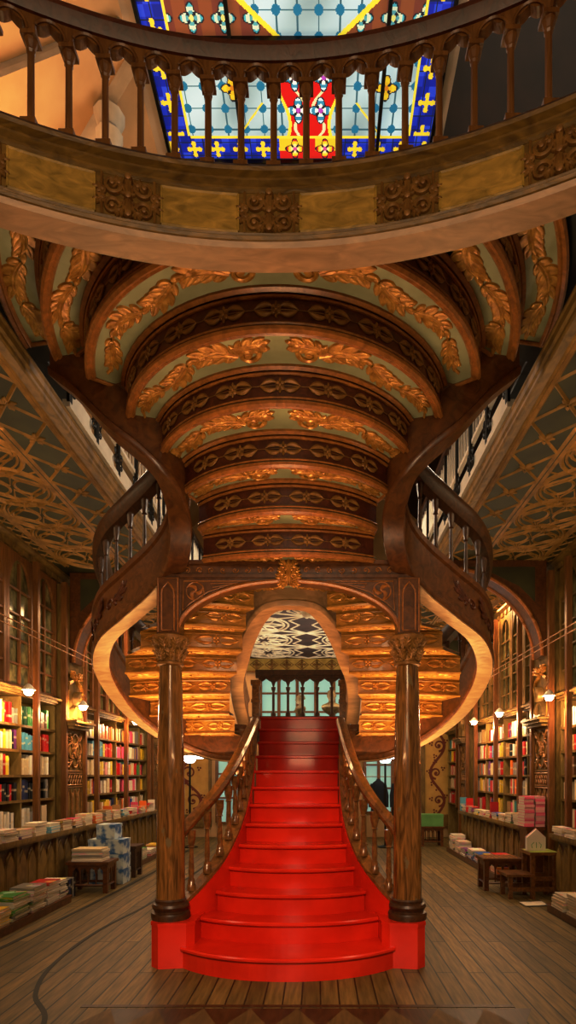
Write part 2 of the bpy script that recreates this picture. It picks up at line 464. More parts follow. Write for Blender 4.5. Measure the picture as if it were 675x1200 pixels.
# lower stringers, handrails, balusters
low = [(-.93, 4.72, .44), (-.80, 4.86, .56), (-.66, 5.06, .74), (-.575, 5.30, .93), (-.53, 5.56, 1.12), (-.515, 5.84, 1.31), (-.515, 6.12, 1.49), (-.525, 6.42, 1.69), (-.545, 6.8, 1.95), (-.565, 7.2, 2.22)]
lrail = [(-.93, 4.72, 1.00), (-.83, 4.88, 1.14), (-.70, 5.08, 1.32), (-.615, 5.36, 1.50), (-.565, 5.7, 1.68), (-.53, 6.05, 1.86), (-.505, 6.35, 2.02), (-.49, 6.58, 2.13)]
def mir(pts, sg): return [V(-sg * p[0], p[1], p[2]) for p in pts]     # sg=-1 keeps, +1 mirrors
def at_s(path, t):
    ds = [0]
    for a, b in zip(path, path[1:]): ds.append(ds[-1] + math.hypot(b.x - a.x, b.y - a.y))
    q = t * ds[-1]
    for i in range(len(path) - 1):
        if ds[i + 1] >= q:
            f = (q - ds[i]) / max(1e-9, ds[i + 1] - ds[i]); return path[i].lerp(path[i + 1], f)
    return path[-1].copy()
def baluster(mb, p, z1, r=0.026, base=0.04):
    z0 = p.z; h = z1 - z0
    mb.lathe(p.x, p.y, [(base, z0), (base, z0 + .05), (base * .8, z0 + .06), (base * .8, z0 + .09), (r * .8, z0 + .11), (r, z0 + .2 * h + .06), (r * .72, z0 + .66 * h),
                        (r * .72, z0 + .70 * h), (r * 1.25, z0 + .715 * h), (r * .9, z0 + .74 * h), (r * 1.5, z0 + .86 * h), (r * 1.6, z1)], 8)
for sg in (-1, 1):
    P = cr(mir(low, sg), 6)
    mb = MB()
    mb.sweep(P, [(-.045, -.30), (.045, -.30), (.045, -.04), (.06, -.03), (.06, 0), (-.06, 0), (-.06, -.03), (-.045, -.04)])
    mb.build('lower_stringer', W_RAIL, stair)
    skirt = MB()
    skirt.sweep(P, [(-.03, -.45), (.03, -.45), (.03, -.28), (-.03, -.28)])
    # the side board that closes the flight down to the floor
    for a, b in zip(P, P[1:]):
        skirt.quad(V(a.x, a.y, 0), V(b.x, b.y, 0), V(b.x, b.y, b.z - .3), V(a.x, a.y, a.z - .3))
    skirt.build('side_board', W_DARK, stair)
    mb = MB(); a, b = sorted((sg * .048, sg * .064)); mb.sweep(P[3:-10], [(a, -.44), (b, -.44), (b, -.035), (a, -.035)]); mb.build('red_skirting', RED, stair)
    Q = cr(mir(lrail, sg), 6)
    mb = MB()
    mb.sweep(Q, [(-.03, -.075), (.03, -.075), (.052, -.045), (.055, -.01), (.035, .022), (0, .030), (-.035, .022), (-.055, -.01), (-.052, -.045)])
    mb.build('handrail', W_RAIL, stair, smooth=True)
    for i in range(12):
        t = 0.075 + i * 0.082
        p = at_s(P, t * 0.80)
        # nearest rail height above
        q = min(Q, key=lambda k: (k.x - p.x) ** 2 + (k.y - p.y) ** 2)
        if q.z - .08 - p.z < .12: continue
        mb = MB(); baluster(mb, p, q.z - .07, 0.024, 0.036)
        mb.build('baluster', W_RAIL, stair, smooth=True)
    # newel at the head of the red flight
    mb = MB()
    xx = sg * .545
    mb.box(xx - .045, xx + .045, 7.22, 7.31, 1.9, 2.62)
    mb.box(xx - .06, xx + .06, 7.205, 7.325, 2.62, 2.68)
    mb.box(xx - .055, xx + .055, 7.21, 7.32, 2.40, 2.44)
    mb.build('newel_post', W_RAIL, stair)
# ---- the two columns
for sg in (-1, 1):
    x = sg * XC
    mb = MB(); mb.lathe(x, YC, [(.116, .49), (.113, .54), (.112, 1.0), (.106, 1.6), (.093, 2.2), (.086, 2.40)], 24)
    col = mb.build('column', W_COL, stair, smooth=True)
    mb = MB(); mb.lathe(x, YC, [(.150, .352), (.155, .39), (.150, .405), (.128, .412), (.128, .422), (.140, .435), (.148, .455), (.140, .475), (.120, .482), (.120, .495), (.126, .503), (.118, .515)], 24)
    mb.build('column_base', W_DARK, col, smooth=True)
    mb = MB(); mb.lathe(x, YC, [(.088, 2.365), (.104, 2.375), (.104, 2.392), (.088, 2.40), (.094, 2.45), (.112, 2.51), (.135, 2.555), (.142, 2.565), (.142, 2.60), (.125, 2.612)], 20)
    for ring, (zz, rr, nn, L) in enumerate(((2.405, .090, 9, .085), (2.475, .102, 9, .09))):
        for k in range(nn):
            a0 = 2 * PI * (k + .5 * ring) / nn
            mp = lambda u, w, o, a0=a0, rr=rr, zz=zz: V(x + cos(a0 + u / rr) * (rr + o + w * .55 * max(0, w / .09)), YC + sin(a0 + u / rr) * (rr + o + w * .55 * max(0, w / .09)), zz + w)
            leaf(mb, mp, 0, 0, PI / 2, L, .026, .02, 0.0, 3.5)
    mb.build('capital', GOLD2, col, smooth=True)
    mb = MB(); mb.box(x - .088, x + .088, YC - .088, YC + .088, 2.60, 3.06)
    pier = mb.build('pier', W_STR, stair)
    mb = MB(); yf = YC - .088
    mp = lambda u, w, o: V(x + u, yf - o, 2.62 + w)
    lan = [(-.05, .02), (-.05, .30), (-.045, .34), (-.025, .37), (0, .40), (.025, .37), (.045, .34), (.05, .30), (.05, .02)]
    mb.tube([mp(u, w, .002) for u, w in lan + [(-.05, .02)]], .007, 5)
    mb.tube([mp(u, w, .002) for u, w in [(-.078, .005), (-.078, .43), (.078, .43), (.078, .005)]], .006, 5, closed=True)
    mb.build('carved_tracery', W_ORANGE, pier)
# ---- arch board between the piers, with its spandrel carving
mpf = lambda u, w, o: V(u, YC - .06 - o, w)
mb = MB()
def archz(x): 
    a = 1 - (abs(x) / .87) ** 2.2
    return 2.66 + .36 * max(0, a) ** 0.62 + 0.012 * max(0, 1 - abs(x) / .12)
for sg in (-1, 1):
    xs = [sg * .875 * i / 24 for i in range(25)]
    mb.prism([(x, archz(x)) for x in xs] + [(sg * .875, 3.06), (0, 3.06)], mpf, 0, -.10)
mb.box(-1.0, 1.0, YC - .075, YC + .06, 3.06, 3.085)
mb.box(-.93, .93, YC - .05, YC + .05, 3.085, 3.165)
mb.box(-.97, .97, YC - .085, YC + .06, 3.165, 3.195)
arch = mb.build('arch_board', W_STR, stair)
mb = MB()
xs = [.875 * i / 24 for i in range(-24, 25)]
mb.tube([mpf(x, archz(x) + .012, .012) for x in xs], .017, 6)
mb.build('arch_moulding', W_ORANGE, arch, smooth=True)
for sg in (-1, 1):
    mb = MB()
    m2 = lambda u, w, o, sg=sg: mpf(sg * u, w, o)
    for (cx, cz, r) in ((.74, 2.955, .07),):
        mb.tube([m2(cx + r * cos(a * PI / 12), cz + r * sin(a * PI / 12), .004) for a in range(24)], .006, 5, closed=True)
        for k in range(3):
            a0 = k * 2 * PI / 3 + .5
            sp = [(cx + cos(a0 + t * .26) * r * (1 - t / 7), cz + sin(a0 + t * .26) * r * (1 - t / 7)) for t in range(8)]
            mb.relief(sp, [.004 + .012 * sin(PI * t / 7) for t in range(8)], .01, m2)
    pan = [(.30, 3.035), (.83, 3.035), (.84, 2.80), (.78, 2.86), (.64, 2.95), (.48, 3.0), (.30, 3.03)]
    mb.tube([m2(u, w, .003) for u, w in pan], .0055, 5, closed=True)
    pan2 = [(.40, 3.02), (.62, 3.015), (.60, 2.985), (.48, 3.005)]
    mb.tube([m2(u, w, .003) for u, w in pan2], .004, 5, closed=True)
    for k in range(8):
        u = .14 + k * .095
        spiral(mb, lambda a, b, o, m2=m2: m2(a, b, o - .01), u, 3.125, .026, k, 1.1, .005, .008)
    mb.build('spandrel_pattern', W_ORANGE, arch)
mb = MB()
for sg in (-1, 1):
    m2 = lambda u, w, o, sg=sg: mpf(sg * u, w, o + .015)
    for (u, w, a, L) in ((.01, 3.03, .55, .11), (.01, 3.07, .75, .10), (.008, 3.12, .95, .10), (.012, 3.02, -.2, .07)):
        leaf(mb, m2, u, w, a, L, .026, .022, .7, 3.5)
mb.relief([(0, 3.0), (0, 3.08), (0, 3.16), (0, 3.22)], [.018, .022, .02, .004], .03, lambda u, w, o: mpf(u, w, o + .015))
mb.build('carved_finial', GOLD, arch)

# ---- the upper flight: fanned steps seen from below
ARC = [  # (centre y, radius, half angle, z)
    (12.66, 8.0, math.asin(.72 / 8.0), 3.195),   # the landing edge, almost straight
    (6.10, 1.67, math.acos((6.10 - 4.57) / 1.67), 3.20),
    (5.07, .92, math.acos((5.07 - 4.45) / .92), 3.40),
    (4.835, .935, math.acos((4.835 - 4.29) / .935), 3.60),
    (4.55, .98, math.acos((4.55 - 4.14) / .98), 3.80),
    (4.38, 1.144, math.acos((4.38 - 4.07) / 1.144), 4.00),
    (4.264, 1.364, math.acos((4.264 - 3.92) / 1.364), 4.20),
    (4.22, 1.60, math.acos((4.22 - 4.13) / 1.60), 4.40),
    (4.20, 1.87, math.acos((4.20 - 4.18) / 1.87), 4.60),
]
def arcpt(k, s, dr=0.0):
    c, R, A, z = ARC[k]
    return V((R + dr) * sin(s * A), c - (R + dr) * cos(s * A), 0)
def fan_step(k, s0, s1, ornament=True):
    """tread k's underside between s0 and s1 (s in -1..1), its lip and the riser board below it"""
    z = ARC[k][3]; zp = ARC[k - 1][3] if k > 1 else 3.195
    N = 40
    S = [lerp(s0, s1, i / N) for i in range(N + 1)]
    mb = MB()
    a = mb.add([arcpt(k - 1, s) + V(0, 0, z) for s in S]); b = mb.add([arcpt(k, s) + V(0, 0, z) for s in S])
    a2 = mb.add([arcpt(k - 1, s) + V(0, 0, z + .03) for s in S]); b2 = mb.add([arcpt(k, s) + V(0, 0, z + .03) for s in S])
    for i in range(N):
        mb.face((a + i, a + i + 1, b + i + 1, b + i)); mb.face((a2 + i, a2 + i + 1, b2 + i + 1, b2 + i)); mb.face((b + i, b + i + 1, b2 + i + 1, b2 + i)); mb.face((a + i, a + i + 1, a2 + i + 1, a2 + i))
    mb.face((a, b, b2, a2)); mb.face((a + N, b + N, b2 + N, a2 + N))
    step = mb.build('upper_step', GREEN, stair, smooth=False)
    # lip
    mb = MB()
    pth = [arcpt(k, s, -.022) + V(0, 0, z) for s in S]
    mb.sweep(pth, [(-.035, 0), (-.035, -.02), (-.02, -.034), (0, -.02), (.012, -.026), (.026, -.012), (.03, 0)] if True else None)
    pb = [arcpt(k - 1, s, .022) + V(0, 0, z) for s in S]
    mb.sweep(pb, [(-.022, 0), (-.022, -.014), (0, -.024), (.018, -.012), (.02, 0)])
    for e in (s0, s1):
        q0, q1 = arcpt(k - 1, e) + V(0, 0, z - .008), arcpt(k, e) + V(0, 0, z - .008)
        mb.tube([q0, q1], .014, 6)
    mb.build('lip_moulding', W_ORANGE, step, smooth=True)
    Ls = ARC[k][1] * ARC[k][2]; Lp = ARC[k - 1][1] * ARC[k - 1][2]
    # riser board
    if s0 < 0 < s1 or k >= 7:
        mb = MB()
        p = [arcpt(k - 1, s) for s in S]
        for i in range(N):
            p0, p1 = p[i], p[i + 1]
            mb.quad(p0 + V(0, 0, zp), p1 + V(0, 0, zp), p1 + V(0, 0, z), p0 + V(0, 0, z))
        rs = mb.build('riser', W_MAH, step)
        mb = MB()
        mb.tube([arcpt(k - 1, s, .006) + V(0, 0, z - .034) for s in S], .011, 6)
        mb.tube([arcpt(k - 1, s, .004) + V(0, 0, zp + .018) for s in S], .008, 6)
        mb.build('riser_moulding', W_ORANGE, rs, smooth=True)
        if k > 1:
            mb = MB()
            mpr = lambda u, w, o: arcpt(k - 1, u / Lp, .004 + o) + V(0, 0, zp + w)
            sp = .30; n = int((abs(s1 - s0) * Lp - .12) // sp); n = max(1, n)
            for i in range(n):
                u = (s0 + s1) / 2 * Lp + (i - (n - 1) / 2) * sp
                rosette(mb, mpr, u, (z - zp) * .46, .25, .10, .012)
            ue = .5 * (n - 1) * sp; um = (s0 + s1) / 2 * Lp
            mb.relief([(um - ue + 2 * ue * q / 30, (z - zp) * .46) for q in range(31)], [.002] * 31, .004, mpr)
            mb.build('rosette_pattern', GOLD2, rs, smooth=True)
    if ornament:
        Lm = (Ls + Lp) / 2; d = (arcpt(k, 0) - arcpt(k - 1, 0)).length
        mpt = lambda u, w, o: arcpt(k - 1, u / Lm).lerp(arcpt(k, u / Lm), min(.9, max(.08, .10 + .8 * w / .30))) + V(0, 0, z - o)
        if s0 < 0 < s1:
            for one in (1, -1):
                mb = MB(); leafband(mb, mpt, Lm * .97, .30, .02, (one,))
                mb.build('acanthus_pattern', GOLD, step, smooth=True)
        else:
            mb = MB()
            mc = 1 if s0 > 0 else -1
            m3 = lambda u, w, o: mpt(mc * (u + min(abs(s0), abs(s1)) * Lm), w, o)
            u = .02; up = 1; tot = abs(s1 - s0) * Lm
            spiral(mb, m3, .1, .14, .07, 2, 1.1, .016, .02)
            while u < tot - .12:
                L = min(.36, tot - u - .03)
                leaf(mb, m3, u, .15 - .03 * up, .3 * up, L, .085, .02, -.9 * up, 4.5)
                u += L * .95; up = -up
            mb.build('acanthus_pattern', GOLD, step, smooth=True)
    return step
for k in range(1, 7): fan_step(k, -1, 1)
for k, lo in ((7, .36), (8, .48)):
    for sg in (-1, 1):
        fan_step(k, sg * lo if sg > 0 else -1.0, 1.0 if sg > 0 else -lo)
# the landing the fan reaches, behind the curved balustrade
FX = lambda x: 2.80 - .165 * x * x
mb = MB()
N = 24
for i in range(N):
    s0, s1 = -1 + 2 * i / N, -1 + 2 * (i + 1) / N
    a, b = arcpt(6, s0 * .62), arcpt(6, s1 * .62)
    x0, x1 = a.x * .95, b.x * .95
    mb.quad(V(a.x, a.y, 4.40), V(b.x, b.y, 4.40), V(x1, FX(x1) + .11, 4.40), V(x0, FX(x0) + .11, 4.40))
    mb.quad(V(a.x, a.y, 4.20), V(b.x, b.y, 4.20), V(b.x, b.y, 4.40), V(a.x, a.y, 4.40))
mb.box(-.5, .5, 2.92, 3.4, 4.401, 4.43)
mb.build('upper_landing', W_DARK, stair)
# side decks that join the fan to the galleries
for sg in (-1, 1):
    mb = MB()
    pts = [arcpt(8, sg * lerp(.60, 1, i / 14)) for i in range(15)]
    mb.prism([(p.x, p.y) for p in pts] + [(sg * 2.3, 4.3), (sg * 2.3, 3.0)], ident, 4.632, 4.66)
    mb.prism([(sg * a, b) for a, b in ((1.62, 4.2), (2.6, 4.2), (2.6, 5.2), (1.82, 5.2), (1.82, 4.40), (1.62, 4.40))], ident, 4.633, 4.661)
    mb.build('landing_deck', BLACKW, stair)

# ---- the outer stringers: one S-curve each from the foot of the curled flight to the gallery
outer = [(-.62, 6.78, 1.66), (-1.00, 6.64, 1.69), (-1.38, 6.42, 1.85), (-1.66, 6.10, 2.07), (-1.785, 5.75, 2.30), (-1.79, 5.42, 2.51), (-1.64, 5.14, 2.69), (-1.36, 4.93, 2.83), (-1.08, 4.74, 2.97),
         (-.90, 4.58, 3.10), (-.815, 4.42, 3.25), (-.80, 4.28, 3.42), (-.87, 4.16, 3.59), (-1.02, 4.10, 3.74), (-1.22, 4.06, 3.89), (-1.44, 4.06, 4.12), (-1.62, 4.10, 4.28)]
inner = [(-.62, 6.64, 2.08), (-.62, 6.22, 2.28), (-.58, 5.82, 2.42), (-.505, 5.52, 2.53), (-.405, 5.27, 2.70), (-.275, 5.07, 2.85), (-.13, 4.96, 2.915)]
for sg in (-1, 1):
    P = cr(mir(outer, sg), 8)
    mb = MB()
    mb.sweep(P, [(-.075, 0), (.075, 0), (.085, .02), (.085, .05), (.062, .07), (.062, .35), (.08, .37), (.08, .42), (-.08, .42), (-.08, .37), (-.062, .35), (-.062, .07), (-.085, .05), (-.085, .02)])
    so = mb.build('outer_stringer', W_STR, stair, smooth=True)
    mb = MB(); mb.sweep([p.copy() for p in P[:70]], [(-.07, -.014), (.07, -.014), (.07, -.001), (-.07, -.001)]); mb.build('pale_underside', W_PALE, so)  # pale strip added; paints the lit look of the stringer's underside
    # carved scroll on the outer face
    for t, r in ((.30, .05), (.44, .06), (.50, .06), (.56, .05)):
        mb = MB()
        c = at_s(P, t); c2 = at_s(P, t + .005); tg = (c2 - c).normalized(); 
        nrm = V(tg.y, -tg.x, 0).normalized() * (1 if sg > 0 else -1)
        nrm = nrm if nrm.x * sg > 0 or abs(nrm.x) < .2 else -nrm
        mp = lambda u, w, o, c=c, tg=tg, nrm=nrm: c + tg * u + V(0, 0, .2 + w) + nrm * (.063 + o)
        leaf(mb, mp, 0, 0, .4, .22, .05, .012, 1.0, 3.5); spiral(mb, mp, -.05, 0, r, 0, 1.2, .01, .012)
        mb.build('scroll_pattern', W_MAH, so, smooth=True)
    rail = [p + V(0, 0, 1.02) for p in P[14:]]
    mb = MB()
    mb.sweep(rail, [(-.045, -.13), (.045, -.13), (.072, -.08), (.075, -.01), (.05, .03), (0, .04), (-.05, .03), (-.075, -.01), (-.072, -.08)])
    mb.build('upper_handrail', W_DARK, stair, smooth=True)
    for i in range(22):
        t = .10 + i * .041
        p = at_s(P, t) + V(0, 0, .42)
        mb = MB(); baluster(mb, p, p.z + .49, .018, .028)
        mb.build('upper_baluster', W_DARK, stair, smooth=True)
# the inner stringers meet in one arch
L1 = mir(inner, -1); L2 = [V(-p.x, p.y, p.z) for p in reversed(L1)]
P = cr(L1 + L2, 8)
mb = MB()
mb.sweep(P, [(-.065, 0), (.065, 0), (.075, .02), (.075, .045), (.055, .06), (.055, .24), (.07, .26), (.07, .29), (-.07, .29), (-.07, .26), (-.055, .24), (-.055, .06), (-.075, .045), (-.075, .02)])
mb.build('inner_stringer', W_PALE, stair, smooth=True)

# ---- the curled side flights seen from below
ROWI = [(-.66, 7.25), (-.66, 7.0), (-.66, 6.75), (-.68, 6.35), (-.68, 5.98), (-.62, 5.64), (-.52, 5.38), (-.44, 5.16), (-.39, 5.01), (-.31, 4.90)]
ROWO = [(-.80, 7.0), (-.82, 6.86), (-1.00, 6.74), (-1.32, 6.50), (-1.54, 6.14), (-1.64, 5.78), (-1.55, 5.38), (-1.32, 5.08), (-1.10, 4.88), (-.88, 4.76)]
ROWZ = [1.63, 1.78, 1.95, 2.12, 2.28, 2.44, 2.60, 2.76, 2.90, 3.04]
for sg in (-1, 1):
    for i in range(1, 9):
        I0, O0 = V(-sg * ROWI[i][0], ROWI[i][1], 0), V(-sg * ROWO[i][0], ROWO[i][1], 0)
        I1, O1 = V(-sg * ROWI[i + 1][0], ROWI[i + 1][1], 0), V(-sg * ROWO[i + 1][0], ROWO[i + 1][1], 0)
        z = ROWZ[i]; zn = ROWZ[i + 1]
        # a little bow in each row, as the winders have
        def row(a, b, n=10, bow=.05):
            return [a.lerp(b, t / n) + V(0, -bow * sin(PI * t / n), 0) for t in range(n + 1)]
        A, B = row(I0, O0), row(I1, O1)
        mb = MB()
        for (za, zb) in ((z, z), (z + .03, z + .03)):
            for t in range(10):
                mb.quad(A[t] + V(0, 0, za), A[t + 1] + V(0, 0, za), B[t + 1] + V(0, 0, zb), B[t] + V(0, 0, zb))
        for t in range(10):
            mb.quad(B[t] + V(0, 0, z), B[t + 1] + V(0, 0, z), B[t + 1] + V(0, 0, zn), B[t] + V(0, 0, zn))
        if i == 1:
            for t in range(10): mb.quad(A[t] + V(0, 0, z - .1), A[t + 1] + V(0, 0, z - .1), A[t + 1] + V(0, 0, z), A[t] + V(0, 0, z))
        st = mb.build('side_step', W_GOLDW, stair)
        mb = MB()
        mb.tube([p + V(0, -.012, z + .004) for p in B], .016, 6)
        mb.tube([p + V(0, -.004, zn - .022) for p in B], .010, 6)
        mb.build('lip_moulding', W_GOLDW, st, smooth=True)
        ln = (B[-1] - B[0]).length
        nrm = V(-(B[-1] - B[0]).y, (B[-1] - B[0]).x, 0).normalized()
        if nrm.y > 0: nrm = -nrm
        def rowpt(u, rr=B, ln=ln):
            t = min(9.999, max(0, u / ln * 10)); k = int(t); return rr[k].lerp(rr[k + 1], t - k)
        mb = MB()
        mp = lambda u, w, o: rowpt(u) + nrm * (.002 + o) + V(0, 0, z + w)
        n = max(2, int(ln // .30))
        for q in range(n):
            rosette(mb, mp, ln * (q + .5) / n, .086, ln / n * .86, .105, .013)
        mb.relief([(ln * (.5 + q * (n - 1) / 20) / n, .086) for q in range(21)], [.002] * 21, .004, mp)
        mb.tube([mp(u, .152, .001) for u in [ln * q / 20 for q in range(21)]], .005, 5)
        mb.build('rosette_pattern', GOLD, st, smooth=True)
        # underside leaves
        mb = MB()
        m2 = lambda u, w, o: rowpt(u, A).lerp(rowpt(u), .12 + .76 * min(1, max(0, w / .26))) + V(0, 0, z - o)
        u = .08; up = 1
        while u < ln - .15:
            L = min(.32, ln - u - .05)
            leaf(mb, m2, u, .13 - .03 * up, .3 * up, L, .07, .014, -.9 * up, 4.5); u += L; up = -up
        mb.build('acanthus_pattern', GREEN if i % 3 == 5 else GOLD, st, smooth=True)
# the landing over the arch, between the two curled flights
mb = MB()
mb.prism([(-1.0, 4.72), (1.0, 4.72), (.30, 4.88), (-.30, 4.88)], ident, 3.075, 3.16)
mb.build('middle_landing', GREEN, stair)
mb = MB()
leafband(mb, lambda u, w, o: V(u, 4.76 + w, 3.075 - o), .55, .24, .016)
mb.build('landing_pattern', GOLD, stair, smooth=True)

# ================================================================ gothic balustrades
def gothic_gap(mb, p0, p1, z0, zs, z1, th, half=.0):
    """a pointed, cusped arch plate between two balusters; p0,p1 plan points, zs springing, z1 top"""
    t = (p1 - p0); L = t.length; t = t / L; nn = V(-t.y, t.x, 0)
    mp = lambda u, w, o: p0 + t * u + V(0, 0, w) + nn * o
    for sg in (0, 1):
        pts = []
        for i in range(9):
            a = i / 8
            # two-cusp profile
            u = (L / 2) * (1 - cos(a * PI / 2)) * .86 + .006; w = zs + (z1 - zs - .028) * sin(a * PI / 2) - .014 * abs(sin(2 * PI * a))
            pts.append((u if sg == 0 else L - u, w))
        pts += [(L / 2, z1 - .022), (L / 2, z1), (0 if sg == 0 else L, z1), (0 if sg == 0 else L, zs)]
        mb.prism(pts, mp, -th, th)

cb = thing('curved_balustrade', 'curved carved wooden gallery balustrade with gothic arcade spanning overhead', 'balustrade', (0, 2.8, 3.93))
xs = [-2.6 + 5.2 * i / 80 for i in range(81)]
FP = [V(x, FX(x), 0) for x in xs]
def fpt(u, off=0.0):
    """point on the curve at arc length u from the middle, moved off towards the viewer"""
    x = u
    for _ in range(4):
        L = x * math.sqrt(1 + (.33 * x * .55) ** 2); x += (u - L)
    n = V(-.33 * x, -1, 0).normalized()
    return V(x, FX(x), 0) + n * off
def sweepz(sec): 
    mb = MB(); mb.sweep([p.copy() for p in FP], sec); return mb
# side offset: path runs +x so left of travel (+a) is +y (away from the viewer)
sweepz([(.10, 4.008), (-.035, 4.008), (-.045, 4.03), (-.045, 4.06), (.10, 4.06)]).build('pale_underside', W_PALE, cb)
mb = sweepz([(.06, 4.03), (-.055, 4.03), (-.062, 4.042), (-.05, 4.055), (-.038, 4.06), (-.042, 4.075), (-.025, 4.088), (.06, 4.088)])
mb.sweep(FP, [(.06, 4.285), (-.02, 4.285), (-.03, 4.295), (-.028, 4.308), (-.046, 4.322), (-.044, 4.335), (-.066, 4.348), (-.07, 4.364), (.06, 4.372)])
mb.build('moulding', W_FASC, cb, smooth=True)
fas = sweepz([(.05, 4.085), (-.018, 4.085), (-.018, 4.288), (.05, 4.288)]).build('fascia', W_FASC, cb)
for i in range(-3, 4):
    u0 = i * .66
    mb = MB()
    mp = lambda u, w, o: fpt(u0 + u, .02 + o) + V(0, 0, 4.186 + w)
    for sg in (1, -1):
        for tg in (1, -1):
            m2 = lambda u, w, o, sg=sg, tg=tg: mp(sg * u, tg * w, o)
            spiral(mb, m2, .072, .052, .042, PI, 1.3, .011, .02)
            leaf(mb, m2, .012, .012, 1.1, .10, .02, .022, -.8, 3.5)
            leaf(mb, m2, .10, .02, .2, .05, .02, .018, .8, 2.5)
        mb.relief([(sg * .118, -.098), (sg * .121, 0), (sg * .118, .098)], [.007] * 3, .016, mp)
    mb.relief([(0, -.095), (0, -.03), (0, .03), (0, .095)], [.02, .014, .014, .02], .026, mp)
    for w in (-.085, 0, .085): mb.knob(0, w, .022, .034, mp)
    mb.build('carved_bracket', BRONZE if False else GOLD2, fas, smooth=True)
    mb = MB()
    a = [(.15, -.088), (.51, -.088), (.51, .088), (.15, .088)]
    n = 12
    for q in range(n):
        ua, ub = .15 + .36 * q / n, .15 + .36 * (q + 1) / n
        mb.quad(mp(ua, -.088, .004), mp(ub, -.088, .004), mp(ub, .088, .004), mp(ua, .088, .004))
    mb.tube([mp(.15 + .36 * q / n, -.088, .002) for q in range(n + 1)], .007, 5); mb.tube([mp(.15 + .36 * q / n, .088, .002) for q in range(n + 1)], .007, 5)
    for e in (.15, .51): mb.tube([mp(e, -.088, .002), mp(e, .088, .002)], .007, 5)
    mb.build('panel', W_PANEL, fas)
mb = MB(); mb.sweep(FP, [(.035, 4.37), (-.048, 4.37), (-.052, 4.382), (-.042, 4.402), (.035, 4.402)])
mb.build('base_rail', W_DARK, cb)
mb = MB(); mb.sweep(FP, [(-.035, 4.905), (.035, 4.905), (.05, 4.925), (.065, 4.94), (.065, 4.962), (.045, 4.985), (0, 4.995), (-.045, 4.985), (-.065, 4.962), (-.065, 4.94), (-.05, 4.925)])
mb.build('handrail', W_MAH, cb, smooth=True)
BS = .157; ar = MB()
for i in range(-15, 16):
    u = i * BS + .02
    p = fpt(u)
    mb = MB()
    mb.box(p.x - .034, p.x + .034, p.y - .034, p.y + .034, 4.401, 4.43)
    mb.lathe(p.x, p.y, [(.028, 4.43), (.024, 4.445), (.0165, 4.455), (.0155, 4.745), (.021, 4.755), (.017, 4.765), (.027, 4.79), (.030, 4.802)], 8)
    mb.box(p.x - .034, p.x + .034, p.y - .034, p.y + .034, 4.802, 4.822)
    mb.build('baluster', W_POST, cb)
    gothic_gap(ar, fpt(u), fpt(u + BS), 4.4, 4.818, 4.912, .022)
    # raised outline on the viewer's side
    q0, q1 = fpt(u, .028), fpt(u + BS, .028)
    ar.tube([q0.lerp(q1, .5 + .43 * sin(a * PI / 16)) + V(0, 0, 4.822 + .07 * cos(a * PI / 16)) for a in range(-8, 9)], .007, 5)
ar.build('gothic_arcade', W_POST, cb)

# balustrade at the head of the red flight
lb = thing('landing_balustrade', 'small gothic arcaded balustrade closing the landing above the top red step', 'balustrade', (0, 7.95, 2.236))
x0, x1, yb = -.62, .66, 7.95
mb = MB(); mb.box(x0, x1, yb - .05, yb + .05, 2.236, 2.30); mb.build('base_rail', W_DARK, lb)
mb = MB(); mb.box(x0, x1, yb - .06, yb + .06, 2.86, 2.93); mb.box(x0, x1, yb - .045, yb + .045, 2.83, 2.86); mb.build('handrail', W_DARK, lb)
ar = MB(); n = 6
for i in range(n + 1):
    x = lerp(x0 + .04, x1 - .04, i / n)
    mb = MB(); mb.lathe(x, yb, [(.034, 2.30), (.034, 2.34), (.018, 2.36), (.017, 2.64), (.028, 2.67), (.030, 2.70)], 8); mb.build('baluster', W_DARK, lb, smooth=True)
    if i < n: gothic_gap(ar, V(x, yb, 0), V(lerp(x0 + .04, x1 - .04, (i + 1) / n), yb, 0), 2.3, 2.69, 2.84, .025)
ar.build('gothic_arcade', W_DARK, lb)

# ================================================================ THE ROOM
WX = 3.72            # wall plane
YB = 14.0            # back wall
mb = MB(); mb.box(-4.2, 4.2, -2.5, YB + .2, -.1, 0); struct(mb.build('floor', FLOORM))
mb = MB(); mb.box(-WX - .15, -WX, -2.5, YB, 0, 7.2); struct(mb.build('wall_left', CREAM))
mb = MB(); mb.box(WX, WX + .15, -2.5, YB, 0, 7.2); struct(mb.build('wall_right', WALLW))
mb = MB(); mb.box(-4.2, 4.2, YB, YB + .15, 0, 8.8); struct(mb.build('wall_back', CREAM))
mb = MB(); mb.box(-4.2, 4.2, -2.65, -2.5, 0, 8.8); struct(mb.build('wall_front', W_CASE))
# the upper ceiling: flat border round the skylight, coves falling to the side walls
SX0, SX1, SY0, SY1, SZ = -1.46, 1.50, 4.0, 6.72, 8.6
mb = MB()
mb.box(-1.6, 1.62, SY1 + .05, YB, SZ, SZ + .1)
mb.box(-1.6, 1.62, -2.5, SY0 - .05, SZ, SZ + .1)
mb.box(-1.6, SX0 - .02, SY0 - .05, SY1 + .05, SZ, SZ + .1); mb.box(SX1 + .02, 1.62, SY0 - .05, SY1 + .05, SZ, SZ + .1)
struct(mb.build('ceiling', WALLW))
mb = MB(); mb.quad(V(-1.6, -2.5, SZ), V(-1.6, YB, SZ), V(-WX - .1, YB, 6.5), V(-WX - .1, -2.5, 6.5)); struct(mb.build('ceiling', CREAM))
mb = MB(); mb.quad(V(1.62, -2.5, SZ), V(1.62, YB, SZ), V(WX + .1, YB, 6.5), V(WX + .1, -2.5, 6.5)); struct(mb.build('ceiling', BLACKW))  # right cove: its shade is put into the black colour
def coveL(x, y): return V(-x, y, SZ - (x - 1.6) * .95 - .03)
